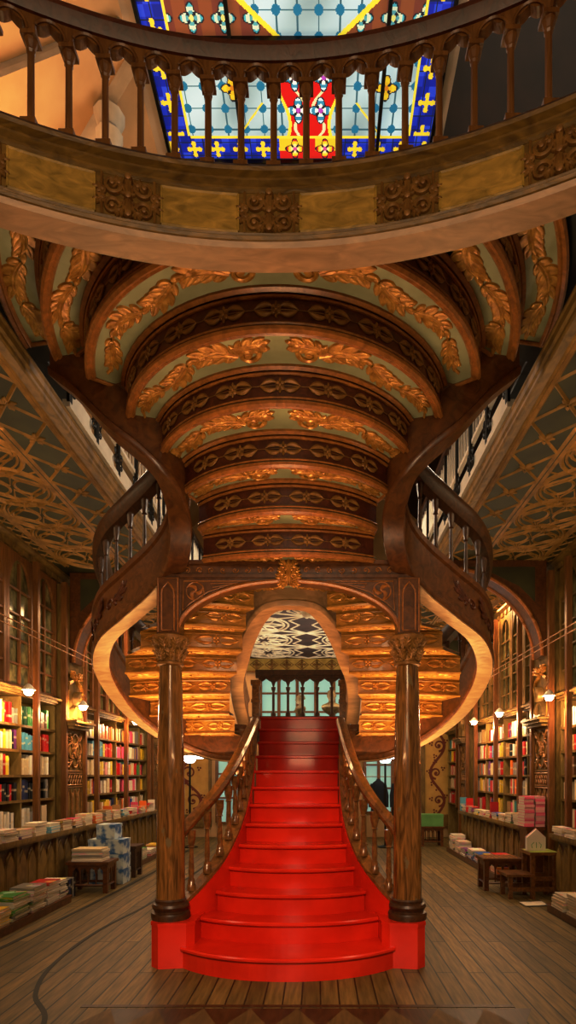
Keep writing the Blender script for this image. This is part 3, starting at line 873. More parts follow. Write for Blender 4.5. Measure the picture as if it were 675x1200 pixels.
for i, (a, b) in enumerate((((1.62, 4.3), (3.7, 5.0)), ((1.62, 5.4), (3.7, 4.6)), ((1.62, 5.7), (3.7, 6.6)), ((1.62, 6.75), (3.7, 6.1)), ((1.62, 4.0), (3.7, 3.4)))):
    p, q = coveL(*a), coveL(*b); d = (q - p).normalized(); w = d.cross(V(.69, 0, .72)).normalized() * .07
    mb = MB(); k = mb.add([p - w, p + w, q + w, q - w]); dn = V(.05, 0, -.06)
    k2 = mb.add([p - w * .7 + dn, p + w * .7 + dn, q + w * .7 + dn, q - w * .7 + dn])
    for j in range(4): mb.face((k + j, k + (j + 1) % 4, k2 + (j + 1) % 4, k2 + j))
    mb.face((k2, k2 + 1, k2 + 2, k2 + 3)); struct(mb.build('trim_1', RIBWHITE))
# white carved corbel where two ribs meet
cbm = MB(); M = Matrix.Translation(coveL(1.95, 5.9) + V(.06, 0, -.25))
cbm.lathe(0, 0, [(.02, -.3), (.06, -.25), (.05, -.18), (.10, -.1), (.14, 0), (.10, .06), (.13, .12), (.16, .2)], 10, M)
struct(cbm.build('trim_10', RIBWHITE, loc=coveL(1.95, 5.9), smooth=True))
# stained glass skylight
def dist_lattice(x, y, s):
    a, b = (x / s) % 1, (y / s) % 1
    return min(a, 1 - a, b, 1 - b) * s, math.hypot(min(a, 1 - a), min(b, 1 - b)) * s
def glass(x, y):
    u = x - .14
    dark = (.015, .02, .03)
    ex = min(x - SX0, SX1 - x); ey = SY1 - y
    LEAD = (.02, .035, .045)
    def quatre(qx, qy, R, cols):
        q = math.hypot(qx, qy); an = math.atan2(qy, qx); e = R * (.78 + .22 * cos(4 * an))
        if q > e: return None
        if q > e - .014: return dark
        if q < R * .20: return cols[0]
        if q < R * .45: return cols[1] if cos(4 * an) > -.3 else dark
        return cols[2] if q < R * .72 else cols[3]
    if ey < .02 or ex < .02: return LEAD
    if ey < .25 or ex < .27:
        if .225 < ey < .25 and ex > .27: return (.70, .55, .05)
        if .24 < ex < .27 and ey > .25: return (.66, .54, .06)
        if ey < .25 and abs(u) < .34:      # foot of the red band
            c = quatre(abs(u) - .17, ey - .12, .11, ((.5, .1, .3), (.8, .7, .3), (.70, .48, .03), (.50, .02, .02)))
            if c: return c
            return (.52, .02, .015) if abs(u) < .06 or ey < .1 else (.62, .44, .03)
        if ey < .25: a, b, r_ = ((x / .26) % 1 - .5) * .26, (ey - .115), .08
        else: a, b, r_ = (ex - .12), ((y / .30) % 1 - .5) * .30, .09
        if min(abs(a), abs(b)) < .017 and max(abs(a), abs(b)) < r_: return (.66, .50, .04)
        if math.hypot(abs(a) - r_ * .72, b) < .026 or math.hypot(a, abs(b) - r_ * .72) < .026 or math.hypot(a, b) < .03: return (.66, .50, .04)
        t = (int(x * 13 + 99) * 7 + int(y * 11 + 99) * 3) % 4
        if ((x * 7.5) % 1) < .06 or ((y * 7.5) % 1) < .06: return dark
        return ((.010, .02, .26), (.015, .035, .40), (.03, .07, .50), (.010, .02, .32))[t]
    def lattice():
        l, c = dist_lattice(u + .1, y, .20)
        if c < .042: return (.02, .17, .28)
        if l < .0075: return (.05, .13, .17)
        g = .78 + .22 * sin(x * 7 + y * 3) * sin(y * 5 + x)
        return (.42 * g, .56 * g, .60 * g)
    if y > 5.62:
        bw = .30 + .07 * cos((y - 5.9) * 7)
        if abs(u) < bw:
            if bw - abs(u) < .035: return (.72, .55, .05)
            for cy, cx_, R in ((6.22, .12, .13), (5.93, .15, .12), (5.93, 0.0, .0), (5.70, .05, .14)):
                if R:
                    c = quatre(abs(u) - cx_, y - cy, R, ((.35, .08, .40), (.80, .80, .70), (.05, .24, .36), (.50, .66, .70)))
                    if c: return c
            if abs(abs(u) - .10 - .06 * sin(y * 16)) < .018: return (.62, .58, .35)
            return (.52, .014, .012)
        c = quatre(abs(u) - .80, y - 6.02, .12, ((.50, .22, .02), (.62, .40, .02), (.66, .46, .03), (.60, .42, .03)))
        if c: return c
        if abs(abs(u) - .50 - .9 * max(0, y - 6.15) ** 1.0) < .012 and y > 6.15: return (.68, .52, .05)
        return lattice()
    k = .36 + (5.55 - y) * 1.25
    if y < 4.3: k = .95 + (4.3 - y) * .1
    if abs(abs(u) - k) < .035: return (.70, .56, .05)
    if abs(u) < k: return lattice()
    c = quatre(((abs(u) - .05) % .30) - .15, (y % .28) - .14, .12, ((.60, .55, .20), (.10, .30, .34), (.50, .56, .42), (.08, .34, .40)))
    if c: return c
    return (.17, .05, .03) if int(x * 8) % 2 else (.22, .08, .03)
nx, ny = 330, 300
me = bpy.data.meshes.new('window_1')
vs = [(lerp(SX0, SX1, i / nx), lerp(SY0, SY1, j / ny), SZ + .02) for j in range(ny + 1) for i in range(nx + 1)]
fs = [(j * (nx + 1) + i, (j + 1) * (nx + 1) + i, (j + 1) * (nx + 1) + i + 1, j * (nx + 1) + i + 1) for j in range(ny) for i in range(nx)]
me.from_pydata(vs, [], fs)
at = me.color_attributes.new('col', 'FLOAT_COLOR', 'CORNER')
data = []
for j in range(ny):
    for i in range(nx):
        c = glass(lerp(SX0, SX1, (i + .5) / nx), lerp(SY0, SY1, (j + .5) / ny))
        data.extend([c[0], c[1], c[2], 1] * 4)
at.data.foreach_set('color', data)
me.materials.append(STAIN)
o = bpy.data.objects.new('window_1', me); C.objects.link(o); struct(o, 'stained glass skylight'); ORG[o.name] = (0, 0, 0)
mb = MB()
for x in (SX0, -.62, .90, SX1): mb.box(x - .018, x + .018, SY0, SY1, SZ - .03, SZ + .015)
for y in (4.7, 5.6, SY1): mb.box(SX0, SX1, y - .014, y + .014, SZ - .03, SZ + .015)
mb.build('window_frame', IRON, o)

# ---------------------------------------------------------------- galleries: soffits with tracery ribs
GX = 1.8; GZ = 4.3
def rib(mb, pts, z, r=.016, closed=False):
    mb.tube([V(x, y, z) for x, y in pts], r * 1.2, 4, closed)
def tracery(mb, xa, xb, ya, yb, z, p=.62):
    """gothic plaster ribs on a soffit: edge bands of crossed ribs with flowers, rows of vesicas inside circles"""
    sgn = 1 if xb > xa else -1
    def X(t): return xa + sgn * t
    W = abs(xb - xa)
    b0 = .46
    for t in (.02, .06, b0, b0 + .05, W - .22, W - .18): rib(mb, [(X(t), ya), (X(t), yb)], z, .017)
    y = ya; k = 0
    while y < yb - .05:
        e = min(yb, y + .46); s = (e - y) / .46
        rib(mb, [(X(.06), y), (X(b0), e)], z, .013); rib(mb, [(X(b0), y), (X(.06), e)], z, .013)
        cy = (y + e) / 2
        for a in range(5):
            an = a * 2 * PI / 5
            mb.relief([(X(.26) + cos(an) * .02, cy + sin(an) * .02), (X(.26) + cos(an) * .05, cy + sin(an) * .05), (X(.26) + cos(an) * .085, cy + sin(an) * .085)], [.012, .022, .004], .02, lambda u, w, o: V(u, w, z - o))
        y = e
    n = max(1, round((yb - ya) / p)); q = (yb - ya) / n
    t0 = b0 + .05; t1 = W - .22; tm = (t0 + t1) / 2; hr = (t1 - t0) / 2 * .98
    for i in range(n):
        cy = ya + q * (i + .5); ry = q * .62
        rib(mb, [(X(tm + hr * cos(a * PI / 14)), cy + ry * sin(a * PI / 14)) for a in range(28)], z, .018, True)
        rib(mb, [(X(tm + hr * .9 * cos(a * PI / 14)), cy + ry * .82 * sin(a * PI / 14)) for a in range(28)], z, .010, True)
        for s in (1, -1):   # pairs of almond shapes
            rib(mb, [(X(tm + s * hr * .45 + hr * .36 * cos(a * PI / 8)), cy + ry * .36 * sin(a * PI / 8)) for a in range(16)], z, .013, True)
            rib(mb, [(X(tm + s * hr * .12), cy - ry * .8), (X(tm + s * hr * .30), cy - ry * .40), (X(tm + s * hr * .80), cy), (X(tm + s * hr * .30), cy + ry * .40), (X(tm + s * hr * .12), cy + ry * .8)], z, .011)
            rib(mb, [(X(tm), cy + s * ry * .1), (X(tm + hr * .2), cy + s * ry * .5), (X(tm), cy + s * ry * .78), (X(tm - hr * .2), cy + s * ry * .5)], z, .010, True)
            rib(mb, [(X(tm + s * hr), cy - q / 2 + .02), (X(tm + s * hr * .72), cy - q / 2 + .06), (X(tm + s * hr * .5), cy - q / 2)], z, .010)
            rib(mb, [(X(tm), cy - q / 2), (X(tm + s * hr), cy)], z, .010); rib(mb, [(X(tm), cy + q / 2), (X(tm + s * hr), cy)], z, .010)
    y = ya
    while y < yb - .1:
        e = min(yb, y + .2); c = (y + e) / 2
        rib(mb, [(X(W - .18), y), (X(W - .10), c), (X(W - .02), y + (e - y) * .9)], z, .010); rib(mb, [(X(W - .18), e), (X(W - .10), c), (X(W - .02), y + (e - y) * .1)], z, .010)
        y = e
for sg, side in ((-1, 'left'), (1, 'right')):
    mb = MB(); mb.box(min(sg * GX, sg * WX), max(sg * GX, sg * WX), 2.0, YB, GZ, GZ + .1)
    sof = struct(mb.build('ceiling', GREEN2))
    mb = MB()
    tracery(mb, sg * (GX + .06), sg * 3.34, 2.3, 7.78, GZ)
    tracery(mb, sg * (GX + .06), sg * 3.34, 8.25, 11.6, GZ)
    tracery(mb, sg * (GX + .06), sg * 3.34, 12.0, YB - .1, GZ)
    mb.build('ceiling_rib', RIBW, sof)
    # moulded gallery edge
    path = [V(sg * GX, 2.0, 0), V(sg * GX, YB, 0)]
    mb = MB(); s = sg
    mb.sweep(path, [(a * s, z) for a, z in ((-.05, 4.27), (.01, 4.27), (.02, 4.285), (.02, 4.31), (.035, 4.325), (.035, 4.37), (.045, 4.385), (.04, 4.405), (-.06, 4.405))])
    struct(mb.build('trim_2', W_CASE))
    # cornice between soffit and cases
    path = [V(sg * 3.34, 2.0, 0), V(sg * 3.34, YB, 0)]
    mb = MB(); mb.sweep(path, [(a * s, z) for a, z in ((-.3, 4.30), (.06, 4.30), (.06, 4.26), (.0, 4.22), (.0, 4.14), (.03, 4.10), (-.3, 4.10))])
    for i in range(60):
        y = 2.3 + i * .195
        mb.box(sg * 3.335 - .02, sg * 3.335 + .02, y, y + .09, 4.14, 4.21)
    struct(mb.build('trim_3', W_CASE))
    # railing standing on the gallery edge
    g = thing('gallery_railing', 'white and black metal gallery railing running along the %s upper floor' % side, 'railing', (sg * 1.755, 8.3, 4.407))
    mb = MB(); mb.box(sg * 1.755 - .03, sg * 1.755 + .03, 4.58, YB - .1, 4.407, 4.467); mb.build('bottom_rail', SILVER, g)
    mb = MB(); mb.box(sg * 1.755 - .02, sg * 1.755 + .02, 4.58, YB - .1, 4.747, 4.787); mb.build('middle_rail', SILVER, g)
    mb = MB(); mb.box(sg * 1.755 - .05, sg * 1.755 + .05, 4.58, YB - .1, 5.247, 5.307); mb.build('handrail', W_DARK, g)
    pn = 16
    for i in range(pn):
        ya, yb_ = 4.58 + i * .56, 4.58 + (i + 1) * .56
        mb = MB(); mb.box(sg * 1.755 - .006, sg * 1.755 + .006, ya + .06, yb_ - .06, 4.497, 4.6077); pnl = mb.build('panel', SILVER, g)
        mb = MB(); xi = sg * 1.735
        for yy in (ya, ya + .03): mb.box(xi - .012, xi + .012, yy - .012, yy + .012, 4.447, 5.247)
        mp = lambda u, w, o: V(xi - sg * o, ya + u, 4.607 + w)
        for q in (1, -1):
            for t in (1, -1):
                spiral(mb, lambda u, w, o: mp(.015 + q * u, t * w, o), .07, .05, .05, PI, 1.2, .010, .012)
        mb.tube([mp(.015 - .09, 0, 0), mp(.015 + .09, 0, 0)], .01, 5)
        mb.build('iron_scroll', IRON, g)
        mb = MB()
        for q in range(5):
            mb.box(sg * 1.755 - .009, sg * 1.755 + .009, ya + .1 + q * .11 - .009, ya + .1 + q * .11 + .009, 4.787, 5.247)
        mb.build('spindle', SILVER, g)
# the soffit across the back of the shop, white and gold tracery
mb = MB(); mb.box(-GX, GX, 8.9, YB, GZ, GZ + .33); sof = struct(mb.build('ceiling', PURP))
mb = MB()
n = 4
for i in range(n):
    for sg in (1, -1):
        cx = sg * .9; cy = 9.0 + (i + .5) * 1.22
        for r in (.58, .50):
            mb.tube([V(cx + r * cos(a * PI / 14), cy + r * sin(a * PI / 14), GZ) for a in range(28)], .022, 4, True)
        for k in range(8):
            a = k * PI / 4
            mb.tube([V(cx + cos(a) * .12, cy + sin(a) * .12, GZ), V(cx + cos(a + .3) * .3, cy + sin(a + .3) * .3, GZ), V(cx + cos(a) * .5, cy + sin(a) * .5, GZ)], .018, 4)
            mb.tube([V(cx + cos(a) * .12, cy + sin(a) * .12, GZ), V(cx + cos(a - .3) * .3, cy + sin(a - .3) * .3, GZ), V(cx + cos(a) * .5, cy + sin(a) * .5, GZ)], .018, 4)
        mb.tube([V(0, cy - .61, GZ), V(sg * .3, cy - .3, GZ), V(sg * .12, cy, GZ), V(sg * .3, cy + .3, GZ), V(0, cy + .61, GZ)], .02, 4)
        mb.tube([V(0, cy - .61, GZ), V(sg * 1.75, cy, GZ)], .02, 4); mb.tube([V(0, cy + .61, GZ), V(sg * 1.75, cy, GZ)], .02, 4)
mb.build('ceiling_rib', RIBP, sof)
mb = MB(); mb.lathe(.05, 9.35, [(.02, 4.02), (.07, 4.06), (.09, 4.12), (.16, 4.18), (.14, 4.24), (.26, 4.30)], 12)
for k in range(8): mb.tube([V(.05 + cos(k * PI / 4) * r, 9.35 + sin(k * PI / 4) * r, z) for r, z in ((.1, 4.12), (.2, 4.16), (.28, 4.22))], .03, 5)
mb.build('ceiling_boss', RIBP, sof, smooth=True)
mb = MB(); mb.box(-GX - .02, GX + .02, 8.75, 8.9, 4.22, 4.66); struct(mb.build('trim_4', W_FASC))
# frieze on the back wall
mb = MB(); mb.box(-3.7, 3.7, YB - .08, YB, 3.98, 4.29); fz = struct(mb.build('trim_5', YELP))
mb = MB()
for i in range(20):
    x = -3.4 + i * .36
    mb.tube([V(x - .16, YB - .085, 4.14), V(x, YB - .085, 4.26), V(x + .16, YB - .085, 4.14), V(x, YB - .085, 4.02)], .013, 5, True)
    for k in range(4): leaf(mb, lambda u, w, o: V(x + u, YB - .085 - o, 4.14 + w), 0, 0, k * PI / 2, .10, .03, .02, 0, 2.5)
mb.box(-3.6, 3.6, YB - .12, YB - .07, 3.95, 3.99)
mb.build('trim_pattern', GOLD2, fz)

# windows at the back: gothic lights with curtained panes
def back_window(name, x0, x1, z0, z1, nl, lab):
    mb = MB(); mb.box(x0, x1, YB - .03, YB - .015, z0, z1); w = struct(mb.build(name, TEAL), lab)
    fr = MB(); dx = (x1 - x0) / nl
    for i in range(nl + 1): fr.box(x0 + i * dx - .035, x0 + i * dx + .035, YB - .10, YB - .02, z0, z1)
    for zz in (z0, z0 + (z1 - z0) * .34, z0 + (z1 - z0) * .67, z1): fr.box(x0, x1, YB - .08, YB - .025, zz - .02, zz + .02)
    for i in range(nl): gothic_gap(fr, V(x0 + i * dx, YB - .06, 0), V(x0 + (i + 1) * dx, YB - .06, 0), z0, z1 - .32, z1 + .02, .03)
    fr.build('window_frame', W_POST, w)
back_window('window_2', -1.15, 1.05, 2.55, 3.9, 5, 'curtained gothic window behind the busts')
back_window('window_3', -2.2, -1.3, .35, 2.1, 3, None)
back_window('window_4', 1.35, 2.35, .6, 2.3, 3, None)

# ---------------------------------------------------------------- floor inlays
def strip(name, pts, w):
    mb = MB(); mb.sweep(cr(pts, 10), RECT(w, 0.0, .004)); return struct(mb.build(name, BLACKW))
strip('trim_6', [(-2.35, 11.5, 0), (-2.30, 9.1, 0), (-2.38, 7, 0), (-2.51, 5.05, 0), (-2.7, 3.6, 0), (-3.2, 2.2, 0)], .022)
strip('trim_7', [(-1.62, 10.5, 0), (-1.70, 7.08, 0), (-1.88, 5.6, 0), (-1.86, 4.59, 0), (-1.70, 3.97, 0), (-1.42, 3.5, 0), (-1.25, 2.6, 0)], .016)
mb = MB()
for i in range(-4, 5):
    x = .10 + i * .30
    mb.mat(0); mb.poly([V(x - .15, 3.42, .003), V(x + .15, 3.42, .003), V(x, 3.72, .003)])
    mb.mat(1); mb.poly([V(x, 3.72, .003), V(x + .15, 3.42, .003), V(x + .30, 3.72, .003)])
mb.mat(1); mb.box(-1.3, 1.5, 3.74, 3.78, -.01, .003); mb.box(-1.3, 1.5, 3.36, 3.40, -.01, .003)
struct(mb.build('trim_8', [W_INL, W_DARK]))

# ---------------------------------------------------------------- side walls: pilasters, cases
CT = .80
def dL(px, d=3.55): return d * F / (VX - px)
def dR(px, d=3.05): return d * F / (px - VX)
XF = 3.30   # front of the shelving
PIL = {-1: [(7.86, 8.46), (12.0, 12.45)], 1: [(7.40, 7.96), (11.55, 12.05)]}
def pilaster(sg, y0, y1, lab):
    t = thing('carved_pilaster', lab, 'pilaster', (sg * 3.35, (y0 + y1) / 2, 0.0))
    xa, xb = sg * 3.20, sg * 3.68; x0, x1 = min(xa, xb), max(xa, xb)
    mb = MB(); mb.box(x0, x1, y0, y1, 0.0, 4.09); mb.build('shaft', W_CASE, t)
    for yy in (y0 - .03, y1 + .03):
        mb = MB(); mb.box(sg * 3.19 - .035, sg * 3.19 + .035, yy - .03, yy + .03, 0, 4.09); mb.build('post', W_POST, t)
    ym = (y0 + y1) / 2; hw = (y1 - y0) / 2 - .05
    mp = lambda u, w, o: V(sg * (3.195 - o), ym + u, w)
    # quatrefoil panel, lattice, lancets
    mb = MB()
    for (z0, z1) in ((1.55, 2.12), (1.36, 1.52), (.85, 1.33)):
        mb.tube([mp(-hw, z0, 0), mp(hw, z0, 0), mp(hw, z1, 0), mp(-hw, z1, 0)], .014, 5, True)
    cz = 1.835
    for k in range(4):
        a = k * PI / 2
        cx_, cz_ = cos(a) * hw * .42, cz + sin(a) * .125
        mb.tube([mp(cx_ + hw * .40 * cos(a + q * PI / 10), cz_ + .11 * sin(a + q * PI / 10), .006) for q in range(-7, 8)], .016, 5)
    leaf(mb, lambda u, w, o: mp(u, w, o), -.05, cz - .08, 1.2, .2, .05, .04, -.8, 3.5)
    leaf(mb, lambda u, w, o: mp(u, w, o), .04, cz + .08, -2.0, .18, .05, .04, .8, 3.5)
    for sx in (1, -1):
        for sz in (1, -1): leaf(mb, lambda u, w, o, sx=sx, sz=sz: mp(sx * u, cz + sz * w, o), hw * .5, .14, .8, .14, .04, .03, .5, 2.5)
    for k in range(3):
        c = -hw + hw * 2 * (k + .5) / 3; r = hw / 3
        mb.tube([mp(c - r * .9, 1.38, 0), mp(c, 1.50, .004), mp(c + r * .9, 1.38, 0)], .012, 5); mb.tube([mp(c - r * .9, 1.50, 0), mp(c, 1.38, .004), mp(c + r * .9, 1.50, 0)], .012, 5)
        mb.tube([mp(c - r * .8, .87, 0), mp(c - r * .8, 1.15, 0), mp(c - r * .5, 1.24, 0), mp(c, 1.31, 0), mp(c + r * .5, 1.24, 0), mp(c + r * .8, 1.15, 0), mp(c + r * .8, .87, 0)], .014, 5)
    mb.build('carved_panel', GOLD2, t, smooth=True)
    # ledge and niche with a relief portrait
    mb = MB(); mb.box(min(sg * 3.05, sg * 3.22), max(sg * 3.05, sg * 3.22), y0 - .02, y1 + .02, 2.17, 2.21)
    mb.box(min(sg * 3.09, sg * 3.22), max(sg * 3.09, sg * 3.22), y0 + .02, y1 - .02, 2.13, 2.17); mb.box(min(sg * 3.02, sg * 3.22), max(sg * 3.02, sg * 3.22), y0 - .04, y1 + .04, 2.21, 2.24)
    mb.build('ledge', W_CASE, t)
    mb = MB()
    top = [(-hw, 2.26), (-hw, 2.66), (-hw * .8, 2.76), (-hw * .35, 2.80), (0, 2.88), (hw * .35, 2.80), (hw * .8, 2.76), (hw, 2.66), (hw, 2.26)]
    mb.tube([mp(u, w, .01) for u, w in top], .026, 6, True)
    for q in (-1, 1): leaf(mb, lambda u, w, o, q=q: mp(q * u, w, o + .02), .02, 2.84, .3, .20, .05, .05, -.9, 3.5)
    mb.build('niche_frame', GOLD, t, smooth=True)
    mb = MB(); sp = lambda u, w, o: mp(u, w, o)
    mb.relief([(0, 2.27), (0, 2.34), (0, 2.42), (0, 2.47)], [hw * .85, hw * .8, hw * .6, hw * .2], .09, sp)
    mb.relief([(0, 2.44), (0, 2.50), (0, 2.56), (0, 2.62), (0, 2.66)], [.03, .062, .075, .066, .02], .12, sp)
    mb.relief([(-.05, 2.45), (0, 2.38), (.02, 2.30)], [.02, .03, .02], .12, sp)
    mb.build('relief_figure', BRONZE, t, smooth=True)
    # arch springing from the pilaster across to the gallery edge
    arcp = []
    for q in range(21):
        a = q / 20 * PI / 2
        arcp.append((3.14 - (3.14 - 1.86) * (1 - cos(a)) , 3.05 + 1.14 * sin(a)))
    f = lambda u, w, o: V(sg * u, ym + o, w)
    mb = MB(); mb.prism(arcp + [(1.86, 4.29), (3.2, 4.29), (3.2, 3.05)], f, -.14, .14)
    ar = mb.build('cross_arch', W_STR, t)
    mb = MB()
    for o in (-.15, .15): mb.tube([f(u, w, o) for u, w in arcp], .024, 6)
    mb.build('arch_moulding', W_ORANGE, ar, smooth=True)
    mb = MB()
    mb.prism([(2.15, 4.20), (3.05, 4.20), (3.05, 3.75), (2.85, 3.95), (2.5, 4.12)], f, -.146, -.14)
    mb.build('arch_panel', GREEN2, ar)
for sg, side in ((-1, 'left'), (1, 'right')):
    for i, (a, b) in enumerate(PIL[sg]):
        pilaster(sg, a, b, 'carved %s wall pilaster with a portrait niche, %s' % (side, ('nearest the stairs', 'farther back by the painted panel')[i]))
SHELF_Z = [.86, 1.20, 1.50, 1.80, 2.10]
TOPZ = 2.45
CASES = []   # (side, y0, y1, dividers, poles, name)
cL1 = (-1, 5.3, 7.80, [dL(23)], [dL(32)], 'left front bookcase')
cL2 = (-1, 8.52, 11.94, [dL(98), dL(135), dL(163)], [dL(105), dL(140.5), dL(168.5)], 'left rear bookcase')
cR1 = (1, 5.0, 7.34, [6.6], [dR(657, 2.98) - .25], 'right front bookcase')
cR2 = (1, 8.02, 11.49, [dR(632) + .35, dR(617), dR(589), dR(568.7)], [dR(615.3), dR(586.6), dR(562.5)], 'right rear bookcase')
cR3 = (1, 12.11, 13.7, [], [12.4], 'right corner bookcase')
cL3 = (-1, 12.51, 13.7, [], [], 'left corner bookcase')
CASES = [cL1, cL2, cR1, cR2, cR3, cL3]
def bx_(mb, sg, xa, xb, y0, y1, z0, z1): mb.box(min(sg * xa, sg * xb), max(sg * xa, sg * xb), y0, y1, z0, z1)
for sg, y0, y1, divs, poles, nm in CASES:
    t = thing('bookcase', {'left front bookcase': 'tall wooden bookcase nearest the viewer along the left wall', 'left rear bookcase': 'long full bookcase along the left wall beyond the portrait niche', 'right front bookcase': 'bookcase nearest the viewer at the right edge of the picture', 'right rear bookcase': 'long full bookcase along the right wall behind the counter of books',
        'right corner bookcase': 'narrow bookcase in the far right corner beside the painted panel', 'left corner bookcase': 'narrow bookcase in the far left corner of the shop'}[nm], 'bookcase', (sg * 3.5, (y0 + y1) / 2, 0))
    mb = MB(); bx_(mb, sg, 3.62, 3.66, y0, y1, 0, TOPZ); mb.build('back_panel', W_BACK, t)
    for y in [y0 + .015, y1 - .015] + divs:
        mb = MB(); bx_(mb, sg, XF, 3.62, y - .014, y + .014, 0, TOPZ); mb.build('upright', W_BACK, t)
    for z in SHELF_Z:
        mb = MB(); bx_(mb, sg, XF - .005, 3.62, y0, y1, z - .03, z); mb.build('shelf', W_CASE, t)
    mb = MB(); bx_(mb, sg, XF - .06, 3.66, y0, y1, TOPZ, TOPZ + .03); bx_(mb, sg, XF - .03, 3.66, y0, y1, TOPZ - .02, TOPZ); bx_(mb, sg, XF - .10, 3.66, y0, y1, TOPZ + .03, TOPZ + .06); mb.build('cornice', W_CASE, t)
    for y in poles:
        mb = MB(); bx_(mb, sg, XF - .13, XF - .065, y - .03, y + .03, CT + .001, 4.09); mb.build('post', W_POST, t)
    # glazed gothic cabinet above
    g = thing('glazed_cabinet', {'left front bookcase': 'dark gothic glazed cabinet above the near left bookcase', 'left rear bookcase': 'row of pointed glass doors above the long left bookcase', 'right front bookcase': 'dark glazed cabinet above the bookcase at the right edge', 'right rear bookcase': 'row of pointed glass doors above the long right bookcase',
        'right corner bookcase': 'glazed cabinet high in the far right corner', 'left corner bookcase': 'glazed cabinet high in the far left corner'}[nm], 'cabinet', (sg * 3.5, (y0 + y1) / 2, TOPZ + .06))
    n = max(1, round((y1 - y0) / .62)); w = (y1 - y0) / n
    z0, z1 = TOPZ + .062, 4.09
    mb = MB(); bx_(mb, sg, 3.60, 3.66, y0, y1, z0, z1); mb.build('back_panel', W_DARK, g)
    for i in range(n):
        a, b = y0 + i * w, y0 + (i + 1) * w
        f = lambda u, ww, o: V(sg * (XF + .02 - o), a + u, ww)
        d = MB()
        bx_(d, sg, XF - .02, XF + .03, a + .005, a + .06, z0, z1); bx_(d, sg, XF - .02, XF + .03, b - .06, b - .005, z0, z1)
        bx_(d, sg, XF - .015, XF + .025, a + .06, b - .06, z0, z0 + .05)
        bx_(d, sg, XF - .01, XF + .02, (a + b) / 2 - .014, (a + b) / 2 + .014, z0, z1 - .1)
        for k in range(1, 5):
            zz = z0 + k * .29; bx_(d, sg, XF - .008, XF + .02, a + .06, b - .06, zz - .011, zz + .011)
        W2 = w - .12
        for s2 in (0, 1):
            pts = []
            for q in range(9):
                an = q / 8 * PI / 2
                u = .06 + W2 / 2 * (1 - cos(an)); ww = z1 - .48 + .42 * sin(an)
                pts.append((u if s2 == 0 else w - u, ww))
            e = .06 if s2 == 0 else w - .06
            pts += [(w / 2, z1), (e, z1)]
            d.prism(pts, f, 0.0, .035)
        door = d.build('door', W_POST if sg < 0 else W_CASE, g)
        mb = MB(); mb.quad(V(sg * (XF + .028), a + .05, z0 + .03), V(sg * (XF + .028), b - .05, z0 + .03), V(sg * (XF + .028), b - .05, z1 - .05), V(sg * (XF + .028), a + .05, z1 - .05))
        mb.build('pane', PANE, door)

# ---------------------------------------------------------------- display counters
CT = .80
def counter(sg, y0, y1, lab, xfr=3.0):
    t = thing('display_counter', lab, 'counter', (sg * 3.1, (y0 + y1) / 2, 0))
    mb = MB(); bx_(mb, sg, xfr - .04, 3.145, y0, y1, CT - .045, CT); bx_(mb, sg, xfr - .02, 3.14, y0 + .01, y1 - .01, CT - .07, CT - .045); mb.build('worktop', W_CASE, t)
    mb = MB(); bx_(mb, sg, xfr + .06, 3.14, y0 + .02, y1 - .02, 0, CT - .07); mb.build('carcass', W_DARK, t)
    mb = MB(); bx_(mb, sg, xfr, xfr + .06, y0, y1, 0, .09); mb.build('kick_board', W_DARK, t)
    n = max(1, round((y1 - y0) / .46)); w = (y1 - y0) / n
    for i in range(n):
        a = y0 + i * w; mp = lambda u, ww, o: V(sg * (xfr + .055 - o), a + u, ww)
        mb = MB()
        bx_(mb, sg, xfr + .02, xfr + .065, a, a + .05, .09, CT - .07)
        for c in (.05 + (w - .05) * .27, .05 + (w - .05) * .76):
            h = (w - .05) * .2
            mb.prism([(c - h, .13), (c - h, .50), (c - h * .6, .58), (c, .64), (c + h * .6, .58), (c + h, .50), (c + h, .13)], mp, 0, .018)
            mb.tube([mp(c - h * 1.15, .12, .004), mp(c - h * 1.15, .51, .004), mp(c - h * .66, .60, .004), mp(c, .67, .004), mp(c + h * .66, .60, .004), mp(c + h * 1.15, .51, .004), mp(c + h * 1.15, .12, .004)], .011, 5)
        mb.build('gothic_panel', W_CASE, t)
counter(-1, 4.4, 11.9, 'long display counter covered in book piles along the left wall')
counter(1, 7.98, 11.5, 'far display counter covered with books along the right wall', 3.04)
counter(1, 4.4, 6.95, 'near display counter with white books at the right edge', 3.04)

# ================================================================ BOOKS
COL = {'red': (.55, .02, .02), 'orange': (.75, .20, .03), 'yellow': (.75, .55, .04), 'cream': (.66, .55, .36), 'white': (.74, .70, .62), 'black': (.015, .014, .016), 'navy': (.02, .03, .12), 'blue': (.04, .12, .45), 'light blue': (.14, .38, .55),
       'green': (.08, .30, .06), 'dark green': (.03, .09, .03), 'pink': (.72, .10, .22), 'purple': (.20, .05, .22), 'brown': (.17, .07, .03), 'grey': (.28, .25, .22), 'teal': (.03, .26, .26), 'tan': (.42, .25, .10), 'pale pink': (.70, .34, .36)}
ORD = ('first second third fourth fifth sixth seventh eighth ninth tenth eleventh twelfth thirteenth fourteenth fifteenth sixteenth seventeenth eighteenth nineteenth twentieth '
       'twenty-first twenty-second twenty-third twenty-fourth twenty-fifth twenty-sixth twenty-seventh twenty-eighth twenty-ninth thirtieth thirty-first thirty-second thirty-third thirty-fourth thirty-fifth thirty-sixth thirty-seventh thirty-eighth thirty-ninth fortieth '
       'forty-first forty-second forty-third forty-fourth forty-fifth forty-sixth forty-seventh forty-eighth forty-ninth fiftieth fifty-first fifty-second fifty-third fifty-fourth fifty-fifth fifty-sixth fifty-seventh fifty-eighth fifty-ninth sixtieth').split()
